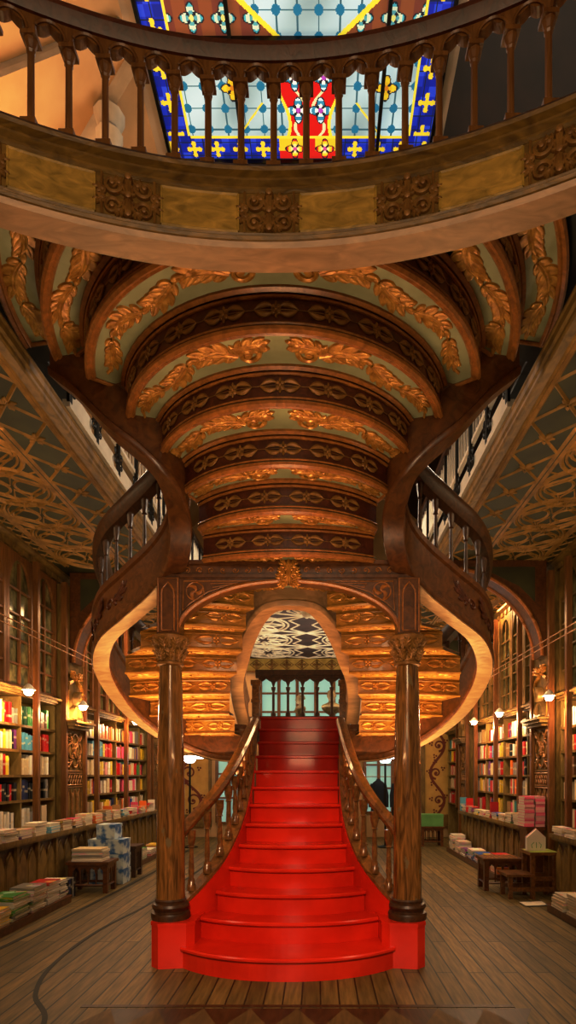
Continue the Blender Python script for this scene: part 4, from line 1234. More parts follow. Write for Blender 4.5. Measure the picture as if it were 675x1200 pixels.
def upright_mesh(name, rnd):
    mb = MB()
    e = .10
    mb.mat(0)
    # spine (rounded by rnd), two boards
    n = 6
    a = mb.add([V(.5 - .5 * cos(PI * i / n), .02 - rnd * sin(PI * i / n), 0) for i in range(n + 1)] + [V(1, 1, 0), V(1 - e, 1, 0), V(1 - e, .06, 0), V(e, .06, 0), V(e, 1, 0), V(0, 1, 0)])
    b = mb.add([p + V(0, 0, 1) for p in mb.v[a:]])
    m = n + 7
    for i in range(m):
        j = (i + 1) % m; mb.face((a + i, a + j, b + j, b + i))
    mb.face([a + i for i in reversed(range(m))]); mb.face([b + i for i in range(m)])
    mb.mat(1); mb.box(e, 1 - e, .06, .97, .015, .985)
    o = mb.build(name, [COVER, PAPER]); me = o.data
    bpy.data.objects.remove(o); return me
def flat_mesh(name, mat):
    mb = MB(); mb.mat(0); e = .12
    mb.box(0, 1, 0, 1, 0, e); mb.box(0, 1, 0, 1, 1 - e, 1); mb.box(0, 1, -.012, .02, 0, 1)
    mb.mat(1); mb.box(.015, .985, .02, .985, e, 1 - e)
    o = mb.build(name, [mat, PAPER]); me = o.data
    bpy.data.objects.remove(o); return me
UPM = [upright_mesh('book', r) for r in (.0, .03, .07)]
FLM = [flat_mesh('flat_book', JACKET), flat_mesh('plain_flat_book', COVER)]

def place(name, me, loc, rz, size, col, label, cat, group):
    o = bpy.data.objects.new(name, me); C.objects.link(o)
    o.location = loc; o.rotation_euler = (0, 0, rz); o.scale = size
    c = COL[col]; k = random.uniform(.8, 1.15)
    o.color = (c[0] * k, c[1] * k, c[2] * k, 1)
    return tag(o, label, cat, group)
SHELFW = ['lowest shelf', 'fourth shelf down', 'third shelf down', 'second shelf down', 'top shelf']
MIX = ['red', 'orange', 'yellow', 'cream', 'white', 'cream', 'white', 'black', 'navy', 'blue', 'light blue', 'green', 'pink', 'purple', 'brown', 'grey', 'teal', 'tan', 'pale pink', 'red', 'orange', 'cream', 'white', 'tan']
WARM = ['cream', 'white', 'red', 'orange', 'yellow', 'pale pink', 'tan', 'grey', 'cream', 'red', 'pink']
def palette(nm, k, frac, comp):
    if nm == 'left front bookcase':
        near = comp == 0
        return {4: ['grey', 'red', 'yellow', 'grey', 'brown', 'cream', 'tan'] if near else ['dark green', 'dark green', 'green', 'brown'],
                3: ['cream', 'black', 'red', 'white', 'tan', 'yellow', 'purple'] if near else (['light blue'] if frac < .42 else ['red', 'orange', 'red']),
                2: ['cream', 'grey', 'cream', 'white', 'red', 'yellow'] if near else (['white', 'cream'] if frac < .45 else ['white', 'red', 'white', 'light blue']),
                1: ['black', 'black', 'red', 'navy', 'orange'] if near else ['navy', 'grey', 'black', 'purple'],
                0: ['cream', 'grey', 'white']}[k]
    if nm == 'left rear bookcase' and k == 1 and comp == 2: return ['pink', 'pink', 'red', 'white']
    if nm == 'right corner bookcase': return ['orange', 'yellow', 'white', 'red', 'teal'] if k > 2 else ['white', 'cream', 'red']
    return WARM if random.random() < .5 else MIX
allb = []
for sg, y0, y1, divs, poles, nm in CASES:
    ed = sorted([y0 + .03] + divs + [y1 - .03])
    front_case = 'front' in nm
    for k, z in enumerate(SHELF_Z):
        for ci, (a, b) in enumerate(zip(ed, ed[1:])):
            y = a + .02; comp = ci if nm != 'left front bookcase' else (0 if (a + b) / 2 < dL(23) else 1)
            col = None; run = 0; hh = .2
            if front_case: lo, hi = .036, .060
            else: lo, hi = .052, .088
            end = b - .02 - random.choice([0, 0, .05, .12])
            if nm == 'left front bookcase' and comp == 1: end = b - .10
            while y < end - hi:
                if run <= 0:
                    pal = palette(nm, k, (y - a) / (b - a), comp); col = random.choice(pal); run = random.choice([1, 1, 1, 1, 2, 3]); hh = random.uniform(.185, .25)
                    if front_case and comp == 1: run = 4; 
                run -= 1
                t = random.uniform(lo, hi); h = hh * random.uniform(.96, 1.03); dep = random.uniform(.14, .2)
                allb.append((sg, nm, k, y, t, h, dep, col, z)); y += t + .0025
                if random.random() < .025: y += .05
# what the frame and the balustrade hide is left out
def vis(b):
    sg, nm, k, y, t, h, dep, col, z = b
    px = VX + (sg * XF - CX) * F / y
    return -6 < px < 681
rank = sorted([i for i in range(len(allb)) if vis(allb[i])], key=lambda i: -(allb[i][4] * allb[i][5] / allb[i][3] ** 3) * (0.45 if allb[i][2] == 0 else 1))
single = set(rank[:300])
cnt = {}
mass = MB(); massc = []
for i, (sg, nm, k, y, t, h, dep, col, z) in enumerate(allb):
    q = cnt[(nm, k)] = cnt.get((nm, k), 0) + (1 if vis(allb[i]) else 0)
    xf = XF + random.uniform(.0, .035)
    if i in single:
        loc = V(sg * xf, y, z + .001) if sg < 0 else V(sg * xf, y + t, z + .001)
        place('book', random.choice(UPM), loc, PI / 2 if sg < 0 else -PI / 2, (t, dep, h), col,
              '%s book, %s visible from near end, %s of %s' % (col, ORD[q - 1], SHELFW[k], nm), 'book', 'books on the %s of the %s' % (SHELFW[k], nm))
    else:
        xa, xb = sorted((sg * xf, sg * (xf + dep)))
        f0 = len(mass.f); mass.box(xa, xb, y, y + t, z + .001, z + h); massc += [COL[col]] * (len(mass.f) - f0)
if massc:
    o = mass.build('shelved_books', ATTR)
    at = o.data.color_attributes.new('col', 'FLOAT_COLOR', 'CORNER'); d = []
    for c in massc: d += [c[0], c[1], c[2], 1] * 4
    at.data.foreach_set('color', d)
    tag(o, 'other mixed book spines filling the rest of the bookcase shelves', 'books', None, 'stuff')

def pile(x, y, z, n, w, d, cols, where, group, rz=0.0, t=(.018, .034), jit=.012, plain=.3, name='paperback', noun='paperback'):
    """n books lying on each other; labels count from the top"""
    for i in range(n):
        th = random.uniform(*t); c = cols[i] if len(cols) == n else random.choice(cols)
        ww, dd = w * random.uniform(.93, 1), d * random.uniform(.93, 1)
        r = rz + random.uniform(-.05, .05)
        off = Matrix.Rotation(r, 3, 'Z') @ V(-ww / 2, -dd / 2, 0)
        k = n - i
        pos = 'top' if k == 1 else ('bottom' if i == 0 else ORD[k - 1] + ' down')
        place(name, FLM[1] if random.random() < plain else FLM[0], V(x + off.x + random.uniform(-jit, jit), y + off.y + random.uniform(-jit, jit), z), r, (ww, dd, th), c,
              '%s %s, %s of %s' % (c, noun, pos, where), 'book', group)
        z += th + .0006
    return z
# left counter: twelve piles from the near end, low and mixed
lc = [(5.75, 3, ['cream', 'white']), (6.08, 4, ['white', 'grey', 'white']), (6.40, 3, ['purple', 'white', 'cream']), (6.74, 4, ['white', 'cream']), (7.08, 3, ['light blue', 'light blue', 'white']), (7.42, 4, ['white', 'tan', 'cream']), (7.76, 4, ['tan', 'red', 'black']),
      (8.12, 5, ['cream', 'white', 'grey']), (8.50, 4, ['orange', 'cream', 'tan']), (8.88, 5, ['cream', 'grey', 'tan']), (9.28, 4, ['white', 'cream']), (9.70, 4, ['white', 'light blue', 'grey']), (10.15, 5, ['red', 'white', 'white']), (10.65, 4, ['cream', 'white', 'orange']), (11.2, 4, ['red', 'white', 'tan'])]
for i, (y, n, c) in enumerate(lc):
    pile(-3.05, y, CT + .001, n, .155, .27, c, '%s pile from near end, left counter' % ORD[i], 'book piles on the left counter', t=(.022, .042))
rc = [(8.15, 6, ['cream', 'tan', 'white']), (8.5, 5, ['grey', 'cream', 'green']), (8.85, 4, ['orange', 'cream', 'white']), (9.2, 4, ['blue', 'cream', 'yellow']), (9.55, 3, ['tan', 'green', 'black']), (9.9, 4, ['cream', 'red', 'white']), (10.25, 3, ['yellow', 'teal', 'cream']), (10.65, 4, ['purple', 'red', 'cream']), (11.1, 5, ['white', 'blue', 'grey'])]
for i, (y, n, c) in enumerate(rc):
    pile(3.075, y, CT + .001, n, .13, .27, c, '%s pile from near end, far right counter' % ORD[i], 'book piles on the far right counter', t=(.02, .04))
for i, (y, n, c) in enumerate([(6.75, 3, ['white', 'cream', 'white']), (6.42, 3, ['white', 'white', 'cream']), (6.08, 2, ['grey', 'white'])]):
    pile(3.075, y, CT + .001, n, .13, .27, c, '%s pile from far end, near right counter' % ORD[i], 'white books on the near right counter', t=(.025, .035))
# upright ones standing on the counters in front of the shelves
def standing(x, y, z, c, lab, grp, rz=PI / 2, s=(.045, .16, .24)):
    place('standing_book', UPM[0], V(x, y, z), rz, s, c, lab, 'book', grp)
for i, (y, c) in enumerate(((9.06, 'orange'), (9.46, 'tan'), (10.40, 'pink'), (10.90, 'orange'), (11.45, 'white'))):
    standing(-3.0, y, CT + .001, c, '%s upright book, %s of five standing between piles on the left counter' % (c, ORD[i]), 'books standing on the left counter', s=(.05, .13, .21))
for i, (y, c) in enumerate(((9.347, 'red'), (10.88, 'red'), (11.34, 'light blue'))):
    standing(3.01, y + .05, CT + .001, c, '%s upright book, %s of three standing between piles on the right counter' % (c, ORD[i]), 'books standing on the right counter', rz=-PI / 2, s=(.05, .13, .26))

# low plinths on the floor and what lies on them
def plinth(sg, xa, xb, y0, y1, lab):
    mb = MB(); bx_(mb, sg, xa, xb, y0, y1, 0.0, .07); bx_(mb, sg, xa - .012, xb, y0 - .01, y1 + .01, .07, .085)
    o = mb.build('low_plinth', W_STR, loc=(sg * (xa + xb) / 2, (y0 + y1) / 2, 0)); tag(o, lab, 'plinth')
plinth(-1, 2.68, 2.97, 4.9, 6.85, 'low wooden plinth under magazine stacks at the left edge')
plinth(-1, 2.68, 2.97, 9.0, 11.6, 'low wooden plinth of books past the blue boxes along the left counter')
plinth(1, 2.76, 3.02, 8.2, 11.4, 'low wooden plinth of bright books below the far right counter')
plinth(1, 2.76, 3.02, 4.9, 6.40, 'low wooden plinth of white magazines at the right edge')
G1 = 'magazine stacks on the left plinth'
for i, (x, y, n, c) in enumerate([(-2.80, 5.35, 7, ['yellow', 'tan', 'yellow']), (-2.81, 5.72, 9, ['grey', 'green', 'white']), (-2.81, 6.08, 10, ['white', 'green', 'grey', 'cream']), (-2.82, 6.44, 9, ['white', 'red', 'white']), (-2.84, 6.72, 8, ['white', 'grey'])]):
    pile(x, y, .086, n, .25, .31 if i < 4 else .22, c, '%s stack from near end, left plinth' % ORD[i], G1, t=(.02, .03), name='magazine', noun='magazine')
for i, (y, n, c) in enumerate([(9.3, 4, ['green', 'white', 'green']), (9.75, 5, ['green', 'white']), (10.3, 4, ['white', 'red']), (10.9, 4, ['pink', 'white', 'yellow'])]):
    pile(-2.82, y, .086, n, .25, .36, c, '%s stack from near end, far left plinth' % ORD[i], 'books on the far left plinth', t=(.025, .04), name='picture_book', noun='picture book')
for i, (y, n, c) in enumerate([(8.45, 8, ['orange', 'red', 'orange', 'black']), (8.85, 6, ['orange', 'blue', 'red', 'yellow']), (9.3, 5, ['purple', 'pink', 'blue']), (9.75, 5, ['light blue', 'blue', 'white']), (10.2, 4, ['green', 'white', 'purple']), (10.65, 6, ['white', 'grey', 'cream']), (11.1, 8, ['cream', 'white', 'grey'])]):
    pile(2.89, y, .086, n, .24, .33, c, '%s stack from near end, far right plinth' % ORD[i], 'books on the far right plinth', t=(.025, .04), name='picture_book', noun='picture book')
for i, (y, n) in enumerate([(5.35, 6), (5.75, 7), (6.12, 5)]):
    pile(2.88, y, .086, n, .24, .32, ['white', 'white', 'cream'], '%s stack from near end, near right plinth' % ORD[i], 'white magazines on the right plinth', t=(.022, .034), name='magazine', noun='magazine')
for i, c in enumerate(['black', 'navy', 'black', 'grey', 'black']):
    standing(-2.78 - .0, 6.98 + i * .047, .001, c, '%s book standing on the floor beside the left plinth, %s from the near end' % (c, ORD[i]), 'dark books standing on the floor by the stool', rz=PI / 2, s=(.042, .16, .23))
# open magazine on the floor at the right
mb = MB()
for s in (-1, 1):
    for l in range(2):
        mb.quad(V(2.72, 6.62, .004 + l * .006), V(2.72 + s * .13, 6.60 + s * .02, .012 + l * .004), V(2.72 + s * .14, 6.80 + s * .02, .012 + l * .004), V(2.73, 6.82, .004 + l * .006))
tag(mb.build('open_magazine', WHITE, loc=(2.72, 6.7, 0)), 'white open magazine lying alone on the floor at the right', 'magazine')

# ================================================================ STOOLS, BOXES, SMALL THINGS
def stool(x, y, w, d, h, lab, studs=False, group=None, mat=None):
    mat = mat or W_STR
    t = thing('stool', lab, 'stool', (x, y, 0), group)
    mb = MB(); mb.box(x - w / 2 - .02, x + w / 2 + .02, y - d / 2 - .02, y + d / 2 + .02, h - .035, h)
    mb.box(x - w / 2, x + w / 2, y - d / 2, y + d / 2, h - .055, h - .035); seat = mb.build('seat', mat, t)
    if studs:
        mb = MB()
        for a in range(7):
            for b in range(5):
                mb.knob(x - w / 2 + .05 + a * (w - .1) / 6, y - d / 2 + .04 + b * (d - .08) / 4, .012, .008, lambda u, v, o: V(u, v, h + o), 6)
        mb.build('brass_stud', GOLD, seat)
    for sx in (-1, 1):
        for sy in (-1, 1):
            mb = MB(); cx_, cy_ = x + sx * (w / 2 - .03), y + sy * (d / 2 - .03)
            mb.box(cx_ - .028, cx_ + .028, cy_ - .028, cy_ + .028, 0, h - .055); mb.build('leg', mat, t)
    # arcaded aprons on the four sides
    for ax in range(4):
        if ax < 2: p0, p1 = V(x - w / 2 + .05, y + (-1, 1)[ax] * (d / 2 - .02), 0), V(x + w / 2 - .05, y + (-1, 1)[ax] * (d / 2 - .02), 0)
        else: p0, p1 = V(x + (-1, 1)[ax - 2] * (w / 2 - .02), y - d / 2 + .05, 0), V(x + (-1, 1)[ax - 2] * (w / 2 - .02), y + d / 2 - .05, 0)
        n = 4; mb = MB()
        for i in range(n):
            a, b = p0.lerp(p1, i / n), p0.lerp(p1, (i + 1) / n)
            gothic_gap(mb, a, b, 0, h - .16, h - .05, .01)
            mb.tube([V(a.x, a.y, .09), V(a.x, a.y, h - .15)], .009, 5)
        mb.tube([p0 + V(0, 0, .10), p1 + V(0, 0, .10)], .016, 4)
        mb.build('arcaded_apron', mat, t)
stool(-2.68, 7.50, .50, .34, .40, 'dark gothic stool carrying a stack of white books beside blue boxes')
stool(-2.60, 8.62, .34, .34, .46, 'dark gothic stool standing just behind the blue boxes', mat=W_DARK)
stool(2.62, 7.66, .48, .34, .42, 'dark stool with a studded top beside the wooden step stool', studs=True)
stool(2.62, 12.3, .46, .36, .42, 'small stool carrying a green box by the painted panel')
pile(-2.70, 7.50, .401, 6, .40, .28, ['white', 'white', 'grey', 'white', 'white', 'cream'], 'the white stack on the stool by the blue boxes', 'white books on the left stool', t=(.022, .03), name='magazine', noun='magazine')
# printed blue boxes
mbx = mk_pane('blue_printed_box', (.62, .70, .76), .4)
nt = mbx.node_tree
for nd in nt.nodes:
    if nd.type == 'VALTORGB':
        nd.color_ramp.elements[0].color = (.06, .16, .42, 1); nd.color_ramp.elements[0].position = .42; nd.color_ramp.elements[1].position = .56
    if nd.type == 'TEX_NOISE': nd.inputs['Scale'].default_value = 9
    if nd.type == 'MAPPING': nd.inputs['Scale'].default_value = (1, 1, 1)
def carton(x, y, z, w, d, h, lab, group, mat=None, name='printed_box'):
    t = thing(name, lab, 'box', (x, y, z), group)
    mb = MB(); mb.box(x - w / 2, x + w / 2, y - d / 2, y + d / 2, z, z + h * .86); mb.build('box_body', mat or mbx, t)
    mb = MB(); mb.box(x - w / 2 - .004, x + w / 2 + .004, y - d / 2 - .004, y + d / 2 + .004, z + h * .80, z + h); mb.build('lid', mat or mbx, t)
BXG = 'blue printed boxes by the left stool'
pos = {0: 'bottom', 1: 'second from the floor', 2: 'third from the floor'}
for i in range(3):
    for j, x in enumerate((-2.80, -2.555)):
        carton(x, 8.1, .002 + i * .205, .236, .30, .2, 'blue and white printed box, %s in the %s column of boxes' % (pos[i], ('wall-side', 'aisle-side')[j]), BXG)
carton(-2.68, 8.1, .002 + 3 * .205, .25, .30, .2, 'single blue and white printed box topping the pile behind the stool', BXG)
carton(2.62, 12.3, .422, .46, .34, .25, 'pale green lidded box on the stool by the painted panel', None, GREENBOX, 'green_box')
# pedestal with pink books
t = thing('pedestal', 'square wooden pedestal under the tall pink stack between the right counters', 'pedestal', (3.03, 7.60, 0))
mb = MB(); mb.box(2.92, 3.14, 7.47, 7.73, .06, .79); mb.build('body', W_STR, t)
mb = MB(); mb.box(2.90, 3.155, 7.45, 7.75, .79, .83); mb.build('top', W_STR, t)
mb = MB(); mb.box(2.90, 3.155, 7.45, 7.75, 0, .06); mb.build('base', W_STR, t)
pile(2.955, 7.6, .831, 11, .13, .25, ['pink', 'pale pink', 'pink', 'pale pink', 'pale pink', 'pink', 'pale pink', 'pale pink', 'pink', 'pale pink', 'pink'], 'the left pink column on the pedestal', 'pink books on the pedestal', t=(.032, .038), jit=.003, plain=.9)
pile(3.095, 7.6, .831, 11, .125, .25, ['pale pink', 'pink', 'pale pink', 'pale pink', 'pink', 'pale pink', 'pale pink', 'pink', 'pale pink', 'pink', 'pale pink'], 'the right pink column on the pedestal', 'pink books on the pedestal', t=(.032, .038), jit=.003, plain=.9)
# step stool
t = thing('step_stool', 'brown wooden two-step library stool near the right counter', 'step stool', (2.85, 7.15, 0))
def bxs(nm, *a):
    mb = MB(); mb.box(*a); mb.build(nm, W_RAIL, t)
bxs('upper_tread', 2.78, 3.14, 6.97, 7.34, .53, .565); bxs('lower_tread', 2.50, 2.84, 6.97, 7.34, .27, .30)
for yy in (6.99, 7.28):
    bxs('leg', 3.07, 3.12, yy, yy + .045, 0, .53); bxs('leg', 2.80, 2.85, yy, yy + .045, .0, .53); bxs('leg', 2.53, 2.58, yy, yy + .045, 0, .27)
    bxs('side_rail', 2.53, 3.12, yy + .008, yy + .038, .09, .14); bxs('side_rail', 2.85, 3.07, yy + .008, yy + .038, .22, .27)
t2 = thing('house_card', 'white house-shaped card standing on the step stool', 'card', (2.90, 7.12, .57))
mb = MB(); f = lambda u, w, o: V(2.90 + u, 7.12 + o, .575 + w)
mb.prism([(-.115, 0), (.115, 0), (.115, .16), (0, .26), (-.115, .16)], f, -.03, .03); mb.build('card_body', WHITE, t2)
mb = MB()
for q in range(3): mb.tube([f(-.05 + q * .05, .03, -.031), f(-.06 + q * .06, .07, -.031), f(-.03 + q * .03, .10, -.031)], .004, 4)
mb.build('leaf_drawing', GREENBOX, t2)
mb = MB(); mb.tube([f(-.12, .155, 0), f(0, .265, 0), f(.12, .155, 0)], .008, 5); mb.build('roof_edge', paint('pink_edge', COL['pale pink']), t2)
mb = MB(); mb.box(2.80, 3.12, 6.99, 7.30, .566, .5695); tag(mb.build('leaflet', paint('lime_paper', (.55, .62, .12)), loc=(2.95, 7.1, .566)), 'lime and white leaflet under the house-shaped card', 'leaflet')

# ---------------------------------------------------------------- lamps on wires
WIREX = 3.0
for sg, side in ((-1, 'left'), (1, 'right')):
    for zz, wn in ((3.14, 'upper'), (3.07, 'lower')):
        mb = MB(); mb.tube([V(sg * WIREX, 2.2, zz), V(sg * WIREX, 13.9, zz)], .007, 5)
        tag(mb.build('hanging_wire', GOLD2, loc=(sg * WIREX, 8, zz)), '%s of two taut lamp wires stretched along the %s wall' % (wn, side), 'wire')
LAMPS = [(-1, 6.48, 'left wall lamp hanging nearest the viewer'), (-1, 7.98, 'left wall lamp hanging beside the portrait niche'), (-1, 10.28, 'left wall lamp hanging farthest down the shop'),
         (1, 6.95, 'right wall lamp hanging nearest the viewer'), (1, 8.86, 'right wall lamp hanging above the middle of the long bookcase'), (1, 10.3, 'right wall lamp hanging farthest down the shop')]
for sg, y, lab in LAMPS:
    x = sg * WIREX
    t = thing('hanging_lamp', 'glowing small ' + lab, 'lamp', (x, y, 2.4))
    mb = MB(); mb.tube([V(x, y, 3.07), V(x - sg * .01, y, 2.62), V(x - sg * .05, y, 2.54), V(x - sg * .02, y, 2.50)], .008, 5); mb.build('cord', GOLD2, t)
    mb = MB(); mb.lathe(x, y, [(.012, 2.52), (.03, 2.505), (.07, 2.455), (.075, 2.445), (.065, 2.448), (.02, 2.495)], 12); mb.build('lamp_shade', SILVER, t, smooth=True)
    mb = MB(); mb.lathe(x, y, [(.005, 2.385), (.03, 2.39), (.048, 2.415), (.05, 2.435), (.035, 2.46), (.012, 2.48)], 12); mb.build('bulb', BULB, t, smooth=True)
    ld = bpy.data.lights.new('lamp_light', 'POINT'); ld.energy = 26; ld.color = (1, .74, .42); ld.shadow_soft_size = .04
    lo = bpy.data.objects.new('lamp_light', ld); C.objects.link(lo); lo.location = (x - sg * .08, y, 2.34)
for x, lab in ((-2.42, 'white-shaded floor lamp seen beneath the left curled flight'), (1.62, 'white-shaded floor lamp seen beneath the right curled flight')):
    t = thing('floor_lamp', lab, 'lamp', (x, 12.0, 0))
    mb = MB(); mb.lathe(x, 12, [(.16, 0), (.16, .02), (.03, .05)], 14); mb.build('base', IRON, t)
    mb = MB(); mb.lathe(x, 12, [(.022, .04), (.02, 1.78)], 8); mb.build('pole', IRON, t)
    mb = MB(); mb.lathe(x, 12, [(.03, 1.90), (.10, 1.895), (.28, 1.85), (.285, 1.84), (.12, 1.84), (.05, 1.84)], 18); mb.build('lamp_shade', SHADEG, t, smooth=True)
    mb = MB(); mb.lathe(x, 12, [(.02, 1.74), (.09, 1.755), (.12, 1.80), (.10, 1.83), (.03, 1.835)], 14); mb.build('glass_bowl', SHADEG, t, smooth=True)
# coat rack with black coats
t = thing('coat_rack', 'thin metal coat rack under the right curled flight', 'rack', (1.75, 12.6, 0))
mb = MB(); mb.tube([V(1.27, 12.6, 0), V(1.27, 12.6, 1.46), V(2.26, 12.6, 1.46), V(2.26, 12.6, 0)], .014, 6); mb.build('rail_frame', GOLD2, t)
mb = MB(); mb.box(1.25, 1.29, 12.35, 12.85, 0, .03); mb.box(2.24, 2.28, 12.35, 12.85, 0, .03); mb.build('foot', GOLD2, t)
for x, lab in ((1.54, 'black coat hanging at the aisle end of the rack'), (2.0, 'black coat hanging at the middle of the rack')):
    t = thing('coat', lab, 'coat', (x, 12.6, .5), 'black coats on the rack')
    mb = MB(); mb.lathe(x, 12.6, [(.17, .55), (.16, .8), (.14, 1.1), (.15, 1.25), (.12, 1.33), (.05, 1.38), (.04, 1.41)], 12, sy=.55); mb.build('coat_body', BLACKC, t, smooth=True)
    for s in (-1, 1):
        mb = MB(); mb.tube([V(x + s * .12, 12.6, 1.30), V(x + s * .17, 12.57, 1.05), V(x + s * .17, 12.55, .8)], [.05, .05, .045], 8); mb.build('sleeve', BLACKC, t, smooth=True)
    mb = MB(); mb.tube([V(x, 12.6, 1.40), V(x, 12.6, 1.43)], .006, 5); mb.build('hanger_hook', IRON, t)
# painted panels on the back wall
def painted(x0, x1, z0, z1, lab):
    t = thing('painted_panel', lab, 'panel', ((x0 + x1) / 2, YB - .03, z0))
    mb = MB(); mb.box(x0, x1, YB - .035, YB - .005, z0, z1); mb.build('ground', PANELY, t)
    mb = MB()
    for a, b in ((x0 - .09, x0), (x1, x1 + .06)): mb.box(a, b, YB - .07, YB - .005, z0 - .3, z1)
    mb.box(x0 - .09, x1 + .06, YB - .08, YB - .005, z0 - .3, z0); mb.build('frame', W_CASE, t)
    mb = MB(); xm = (x0 + x1) / 2; w = (x1 - x0) * .36; n = 4; hh = (z1 - z0) / n
    mp = lambda u, ww, o: V(xm + u, YB - .036 - o * .2, z0 + ww)
    sp = [(w * .8 * sin(PI * q / 10), hh * q / 10) for q in range(n * 10 + 1)]
    mb.relief(sp, [.03] * len(sp), .006, mp)
    for k in range(n):
        s = 1 if k % 2 == 0 else -1
        spiral(mb, mp, s * w * .15, hh * (k + .5), w * .66, -PI / 2, 1.3, .026, .006, s)
        for q in range(4):
            a = .4 + q * 1.3
            cx_, cz_ = s * w * .15 + cos(a) * w * 1.05 * (1 if q % 2 else .8), hh * (k + .5) + sin(a) * hh * .42
            for e in range(3): mb.knob(cx_ + .035 * cos(e * 2.1 + a), cz_ + .035 * sin(e * 2.1 + a), .026, .004, mp, 6)
    mb.build('vine_scroll', SCROLLRED, t)
painted(2.80, 3.40, .55, 3.2, 'yellow wall panel painted with a red vine scroll at the far right')
painted(-3.25, -2.40, .55, 3.2, 'yellow wall panel painted with red scrolls behind the left floor lamp')
# busts on tall pedestals behind the landing balustrade
for x, y, s, lab in ((-.07, 9.9, .66, 'smaller dark bust turned sideways behind the landing balustrade'), (.46, 9.9, .78, 'larger pale bust facing the stairs behind the landing balustrade')):
    pd = thing('bust_pedestal', lab.replace('bust', 'pedestal of the bust').replace(' behind', ' standing behind'), 'pedestal', (x, y, 0))
    mb = MB(); mb.box(x - .16, x + .16, y - .16, y + .16, .12, 2.36); mb.build('pedestal_shaft', W_DARK, pd)
    mb = MB(); mb.box(x - .2, x + .2, y - .2, y + .2, 2.36, 2.44); mb.box(x - .2, x + .2, y - .2, y + .2, 0, .12); mb.build('pedestal_slab', W_DARK, pd)
    t = thing('bust', lab, 'bust', (x, y, 2.44))
    z = 0.001
    fx, fy = ((0, -1) if x > 0 else (-.92, -.38))
    base = V(x, y, 2.44)
    def put(mb, name):
        a = math.atan2(fx, -fy)
        M = Matrix.Translation(base) @ Matrix.Rotation(a, 4, 'Z') @ Matrix.Scale(s, 4)
        mb.v = [M @ p for p in mb.v]; mb.build(name, STONE, t, smooth=True)
    mb = MB(); mb.lathe(0, 0, [(.10, z), (.10, z + .03), (.055, z + .05), (.05, z + .10), (.08, z + .115)], 12); put(mb, 'socle')
    mb = MB(); mb.lathe(0, 0, [(.05, .11), (.12, .14), (.20, .22), (.225, .285), (.20, .325), (.11, .36), (.065, .385), (.062, .43)], 18, sy=.55)
    mb.lathe(0, -.015, [(.02, .40), (.055, .415), (.078, .455), (.086, .51), (.084, .56), (.066, .605), (.035, .63), (.004, .637)], 16, sy=1.18)
    for (u, w, r) in ((.115, .505, .02), (.10, .475, .018), (.09, .545, .035), (.085, .44, .03)):
        M2 = Matrix.Translation(V(0, -u - .01, w)); mb.lathe(0, 0, [(.003, -r), (r * .8, -r * .5), (r, 0), (r * .8, r * .5), (.003, r)], 8, M=M2)
    for e in (-1, 1):
        M2 = Matrix.Translation(V(e * .084, 0, .51)); mb.lathe(0, 0, [(.003, -.03), (.014, -.015), (.016, 0), (.014, .015), (.003, .03)], 7, M=M2)
        for q in range(5): mb.tube([V(e * (.03 + .03 * q), -.10 + .012 * q, .34 - .01 * q), V(e * (.02 + .03 * q), -.115, .24), V(e * .02 * q, -.09, .17)], .012, 5)
    put(mb, 'figure')
    mb = MB()
    for k in range(22):
        a = k * 2.4; rr = .082 - .03 * (k / 22); M2 = Matrix.Translation(V(cos(a) * rr, .02 + sin(a) * rr * 1.1, .53 + .10 * k / 22)); mb.lathe(0, 0, [(.003, -.028), (.024, -.014), (.030, 0), (.024, .016), (.003, .028)], 7, M=M2)
    put(mb, 'hair')

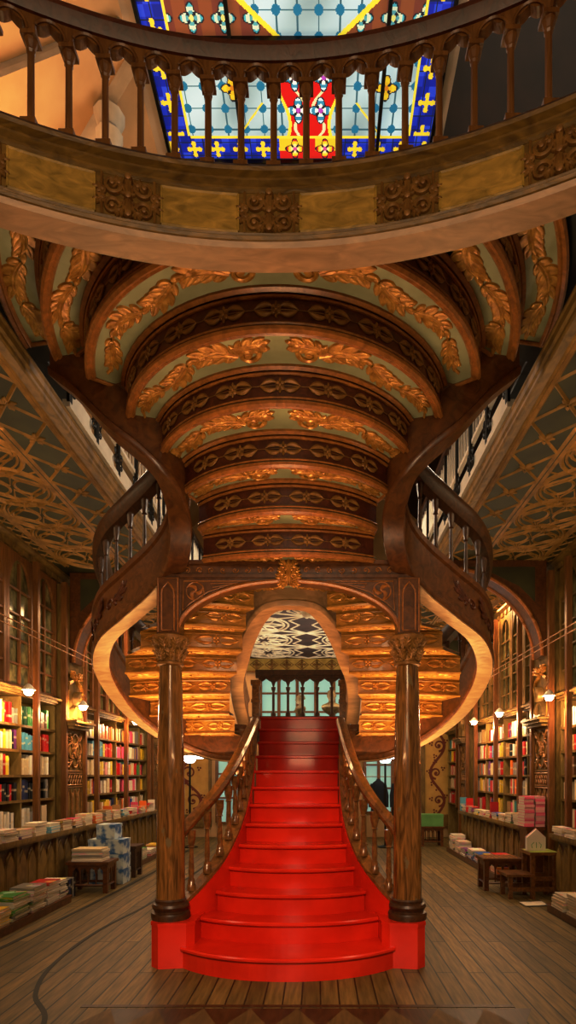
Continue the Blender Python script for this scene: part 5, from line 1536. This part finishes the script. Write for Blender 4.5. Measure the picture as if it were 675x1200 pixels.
# ================================================================ LIGHT
def area(loc, aim, sx, sy, e, col=(1, .62, .30), name='light'):  # unseen area lights, added to brighten stairs, shelves and soffits
    d = bpy.data.lights.new(name, 'AREA'); d.shape = 'RECTANGLE'; d.size = sx; d.size_y = sy; d.energy = e; d.color = col
    o = bpy.data.objects.new(name, d); C.objects.link(o); o.location = loc
    o.rotation_euler = (Vector(aim) - Vector(loc)).to_track_quat('-Z', 'Y').to_euler(); return o
def spot(loc, aim, e, ang, col=(1, .66, .36), r=.08, blend=.6):  # unseen spot, added to brighten the red flight
    d = bpy.data.lights.new('spot', 'SPOT'); d.energy = e; d.spot_size = ang; d.spot_blend = blend; d.color = col; d.shadow_soft_size = r
    o = bpy.data.objects.new('spot', d); C.objects.link(o); o.location = loc
    o.rotation_euler = (Vector(aim) - Vector(loc)).to_track_quat('-Z', 'Y').to_euler(); return o
WARMC = (1, .72, .38)
area((0, 3.25, 1.75), (0, 3.75, 4.2), .8, .4, 24, (1, .72, .38))                 # up to the fan of steps
for sg in (-1, 1):
    area((sg * 1.2, 5.4, 1.54), (sg * 1.15, 5.5, 3), 1.0, 1.3, 34, (1, .74, .34))   # up to the curled flights
    area((sg * 2.5, 4.5, 4.22), (sg * 3.1, 6.5, 1.0), .5, 2.5, 38, WARMC)
    area((sg * 2.5, 9.6, 4.22), (sg * 2.9, 9.6, 0), .6, 2.8, 95, WARMC)
    area((sg * 2.4, 13.0, 4.2), (sg * 2.6, 13.6, 0), .8, .8, 30, WARMC)
    area((sg * 2.5, 6.5, 1.7), (sg * 2.6, 6.5, 4.3), .5, 4, 12, (1, .70, .30))      # faint wash on the gallery soffits
    area((sg * 3.3, 7.0, 6.3), (sg * 1.7, 6.0, 4.6), 3, .6, 260, (1, .86, .66))
area((0, 11.2, 2.5), (0, 11.4, 4.3), 1.6, 3.0, 42, (1, .92, .72))                # the pale soffit at the back
spot((0, -1.9, 4.0), (0, 4.8, .4), 1150, .50, (1, .74, .46), r=.25, blend=.7)       # onto the red flight
area((0, -1.6, 4.0), (0, 5.2, .6), 1.2, 1.2, 75, (1, .78, .46))                   # unseen fill added behind the viewer
area((0, -1.0, 2.6), (0, 2.6, 4.3), 1.6, .6, 22, (1, .78, .40))
area((-2.3, 5.0, 6.2), (-2.6, 5.2, 8), 1.0, 2.0, 30, (1, .62, .30))
w = bpy.data.worlds.new('World'); bpy.context.scene.world = w; w.use_nodes = True
w.node_tree.nodes['Background'].inputs[0].default_value = (1, .6, .3, 1); w.node_tree.nodes['Background'].inputs[1].default_value = .025
sc = bpy.context.scene
sc.view_settings.view_transform = 'Standard'
sc.view_settings.look = 'None'
sc.view_settings.exposure = 0.0
sc.view_settings.use_curve_mapping = True
cv = sc.view_settings.curve_mapping
cv.curves[3].points.new(.22, .155); cv.curves[3].points.new(.72, .80)
cv.update()
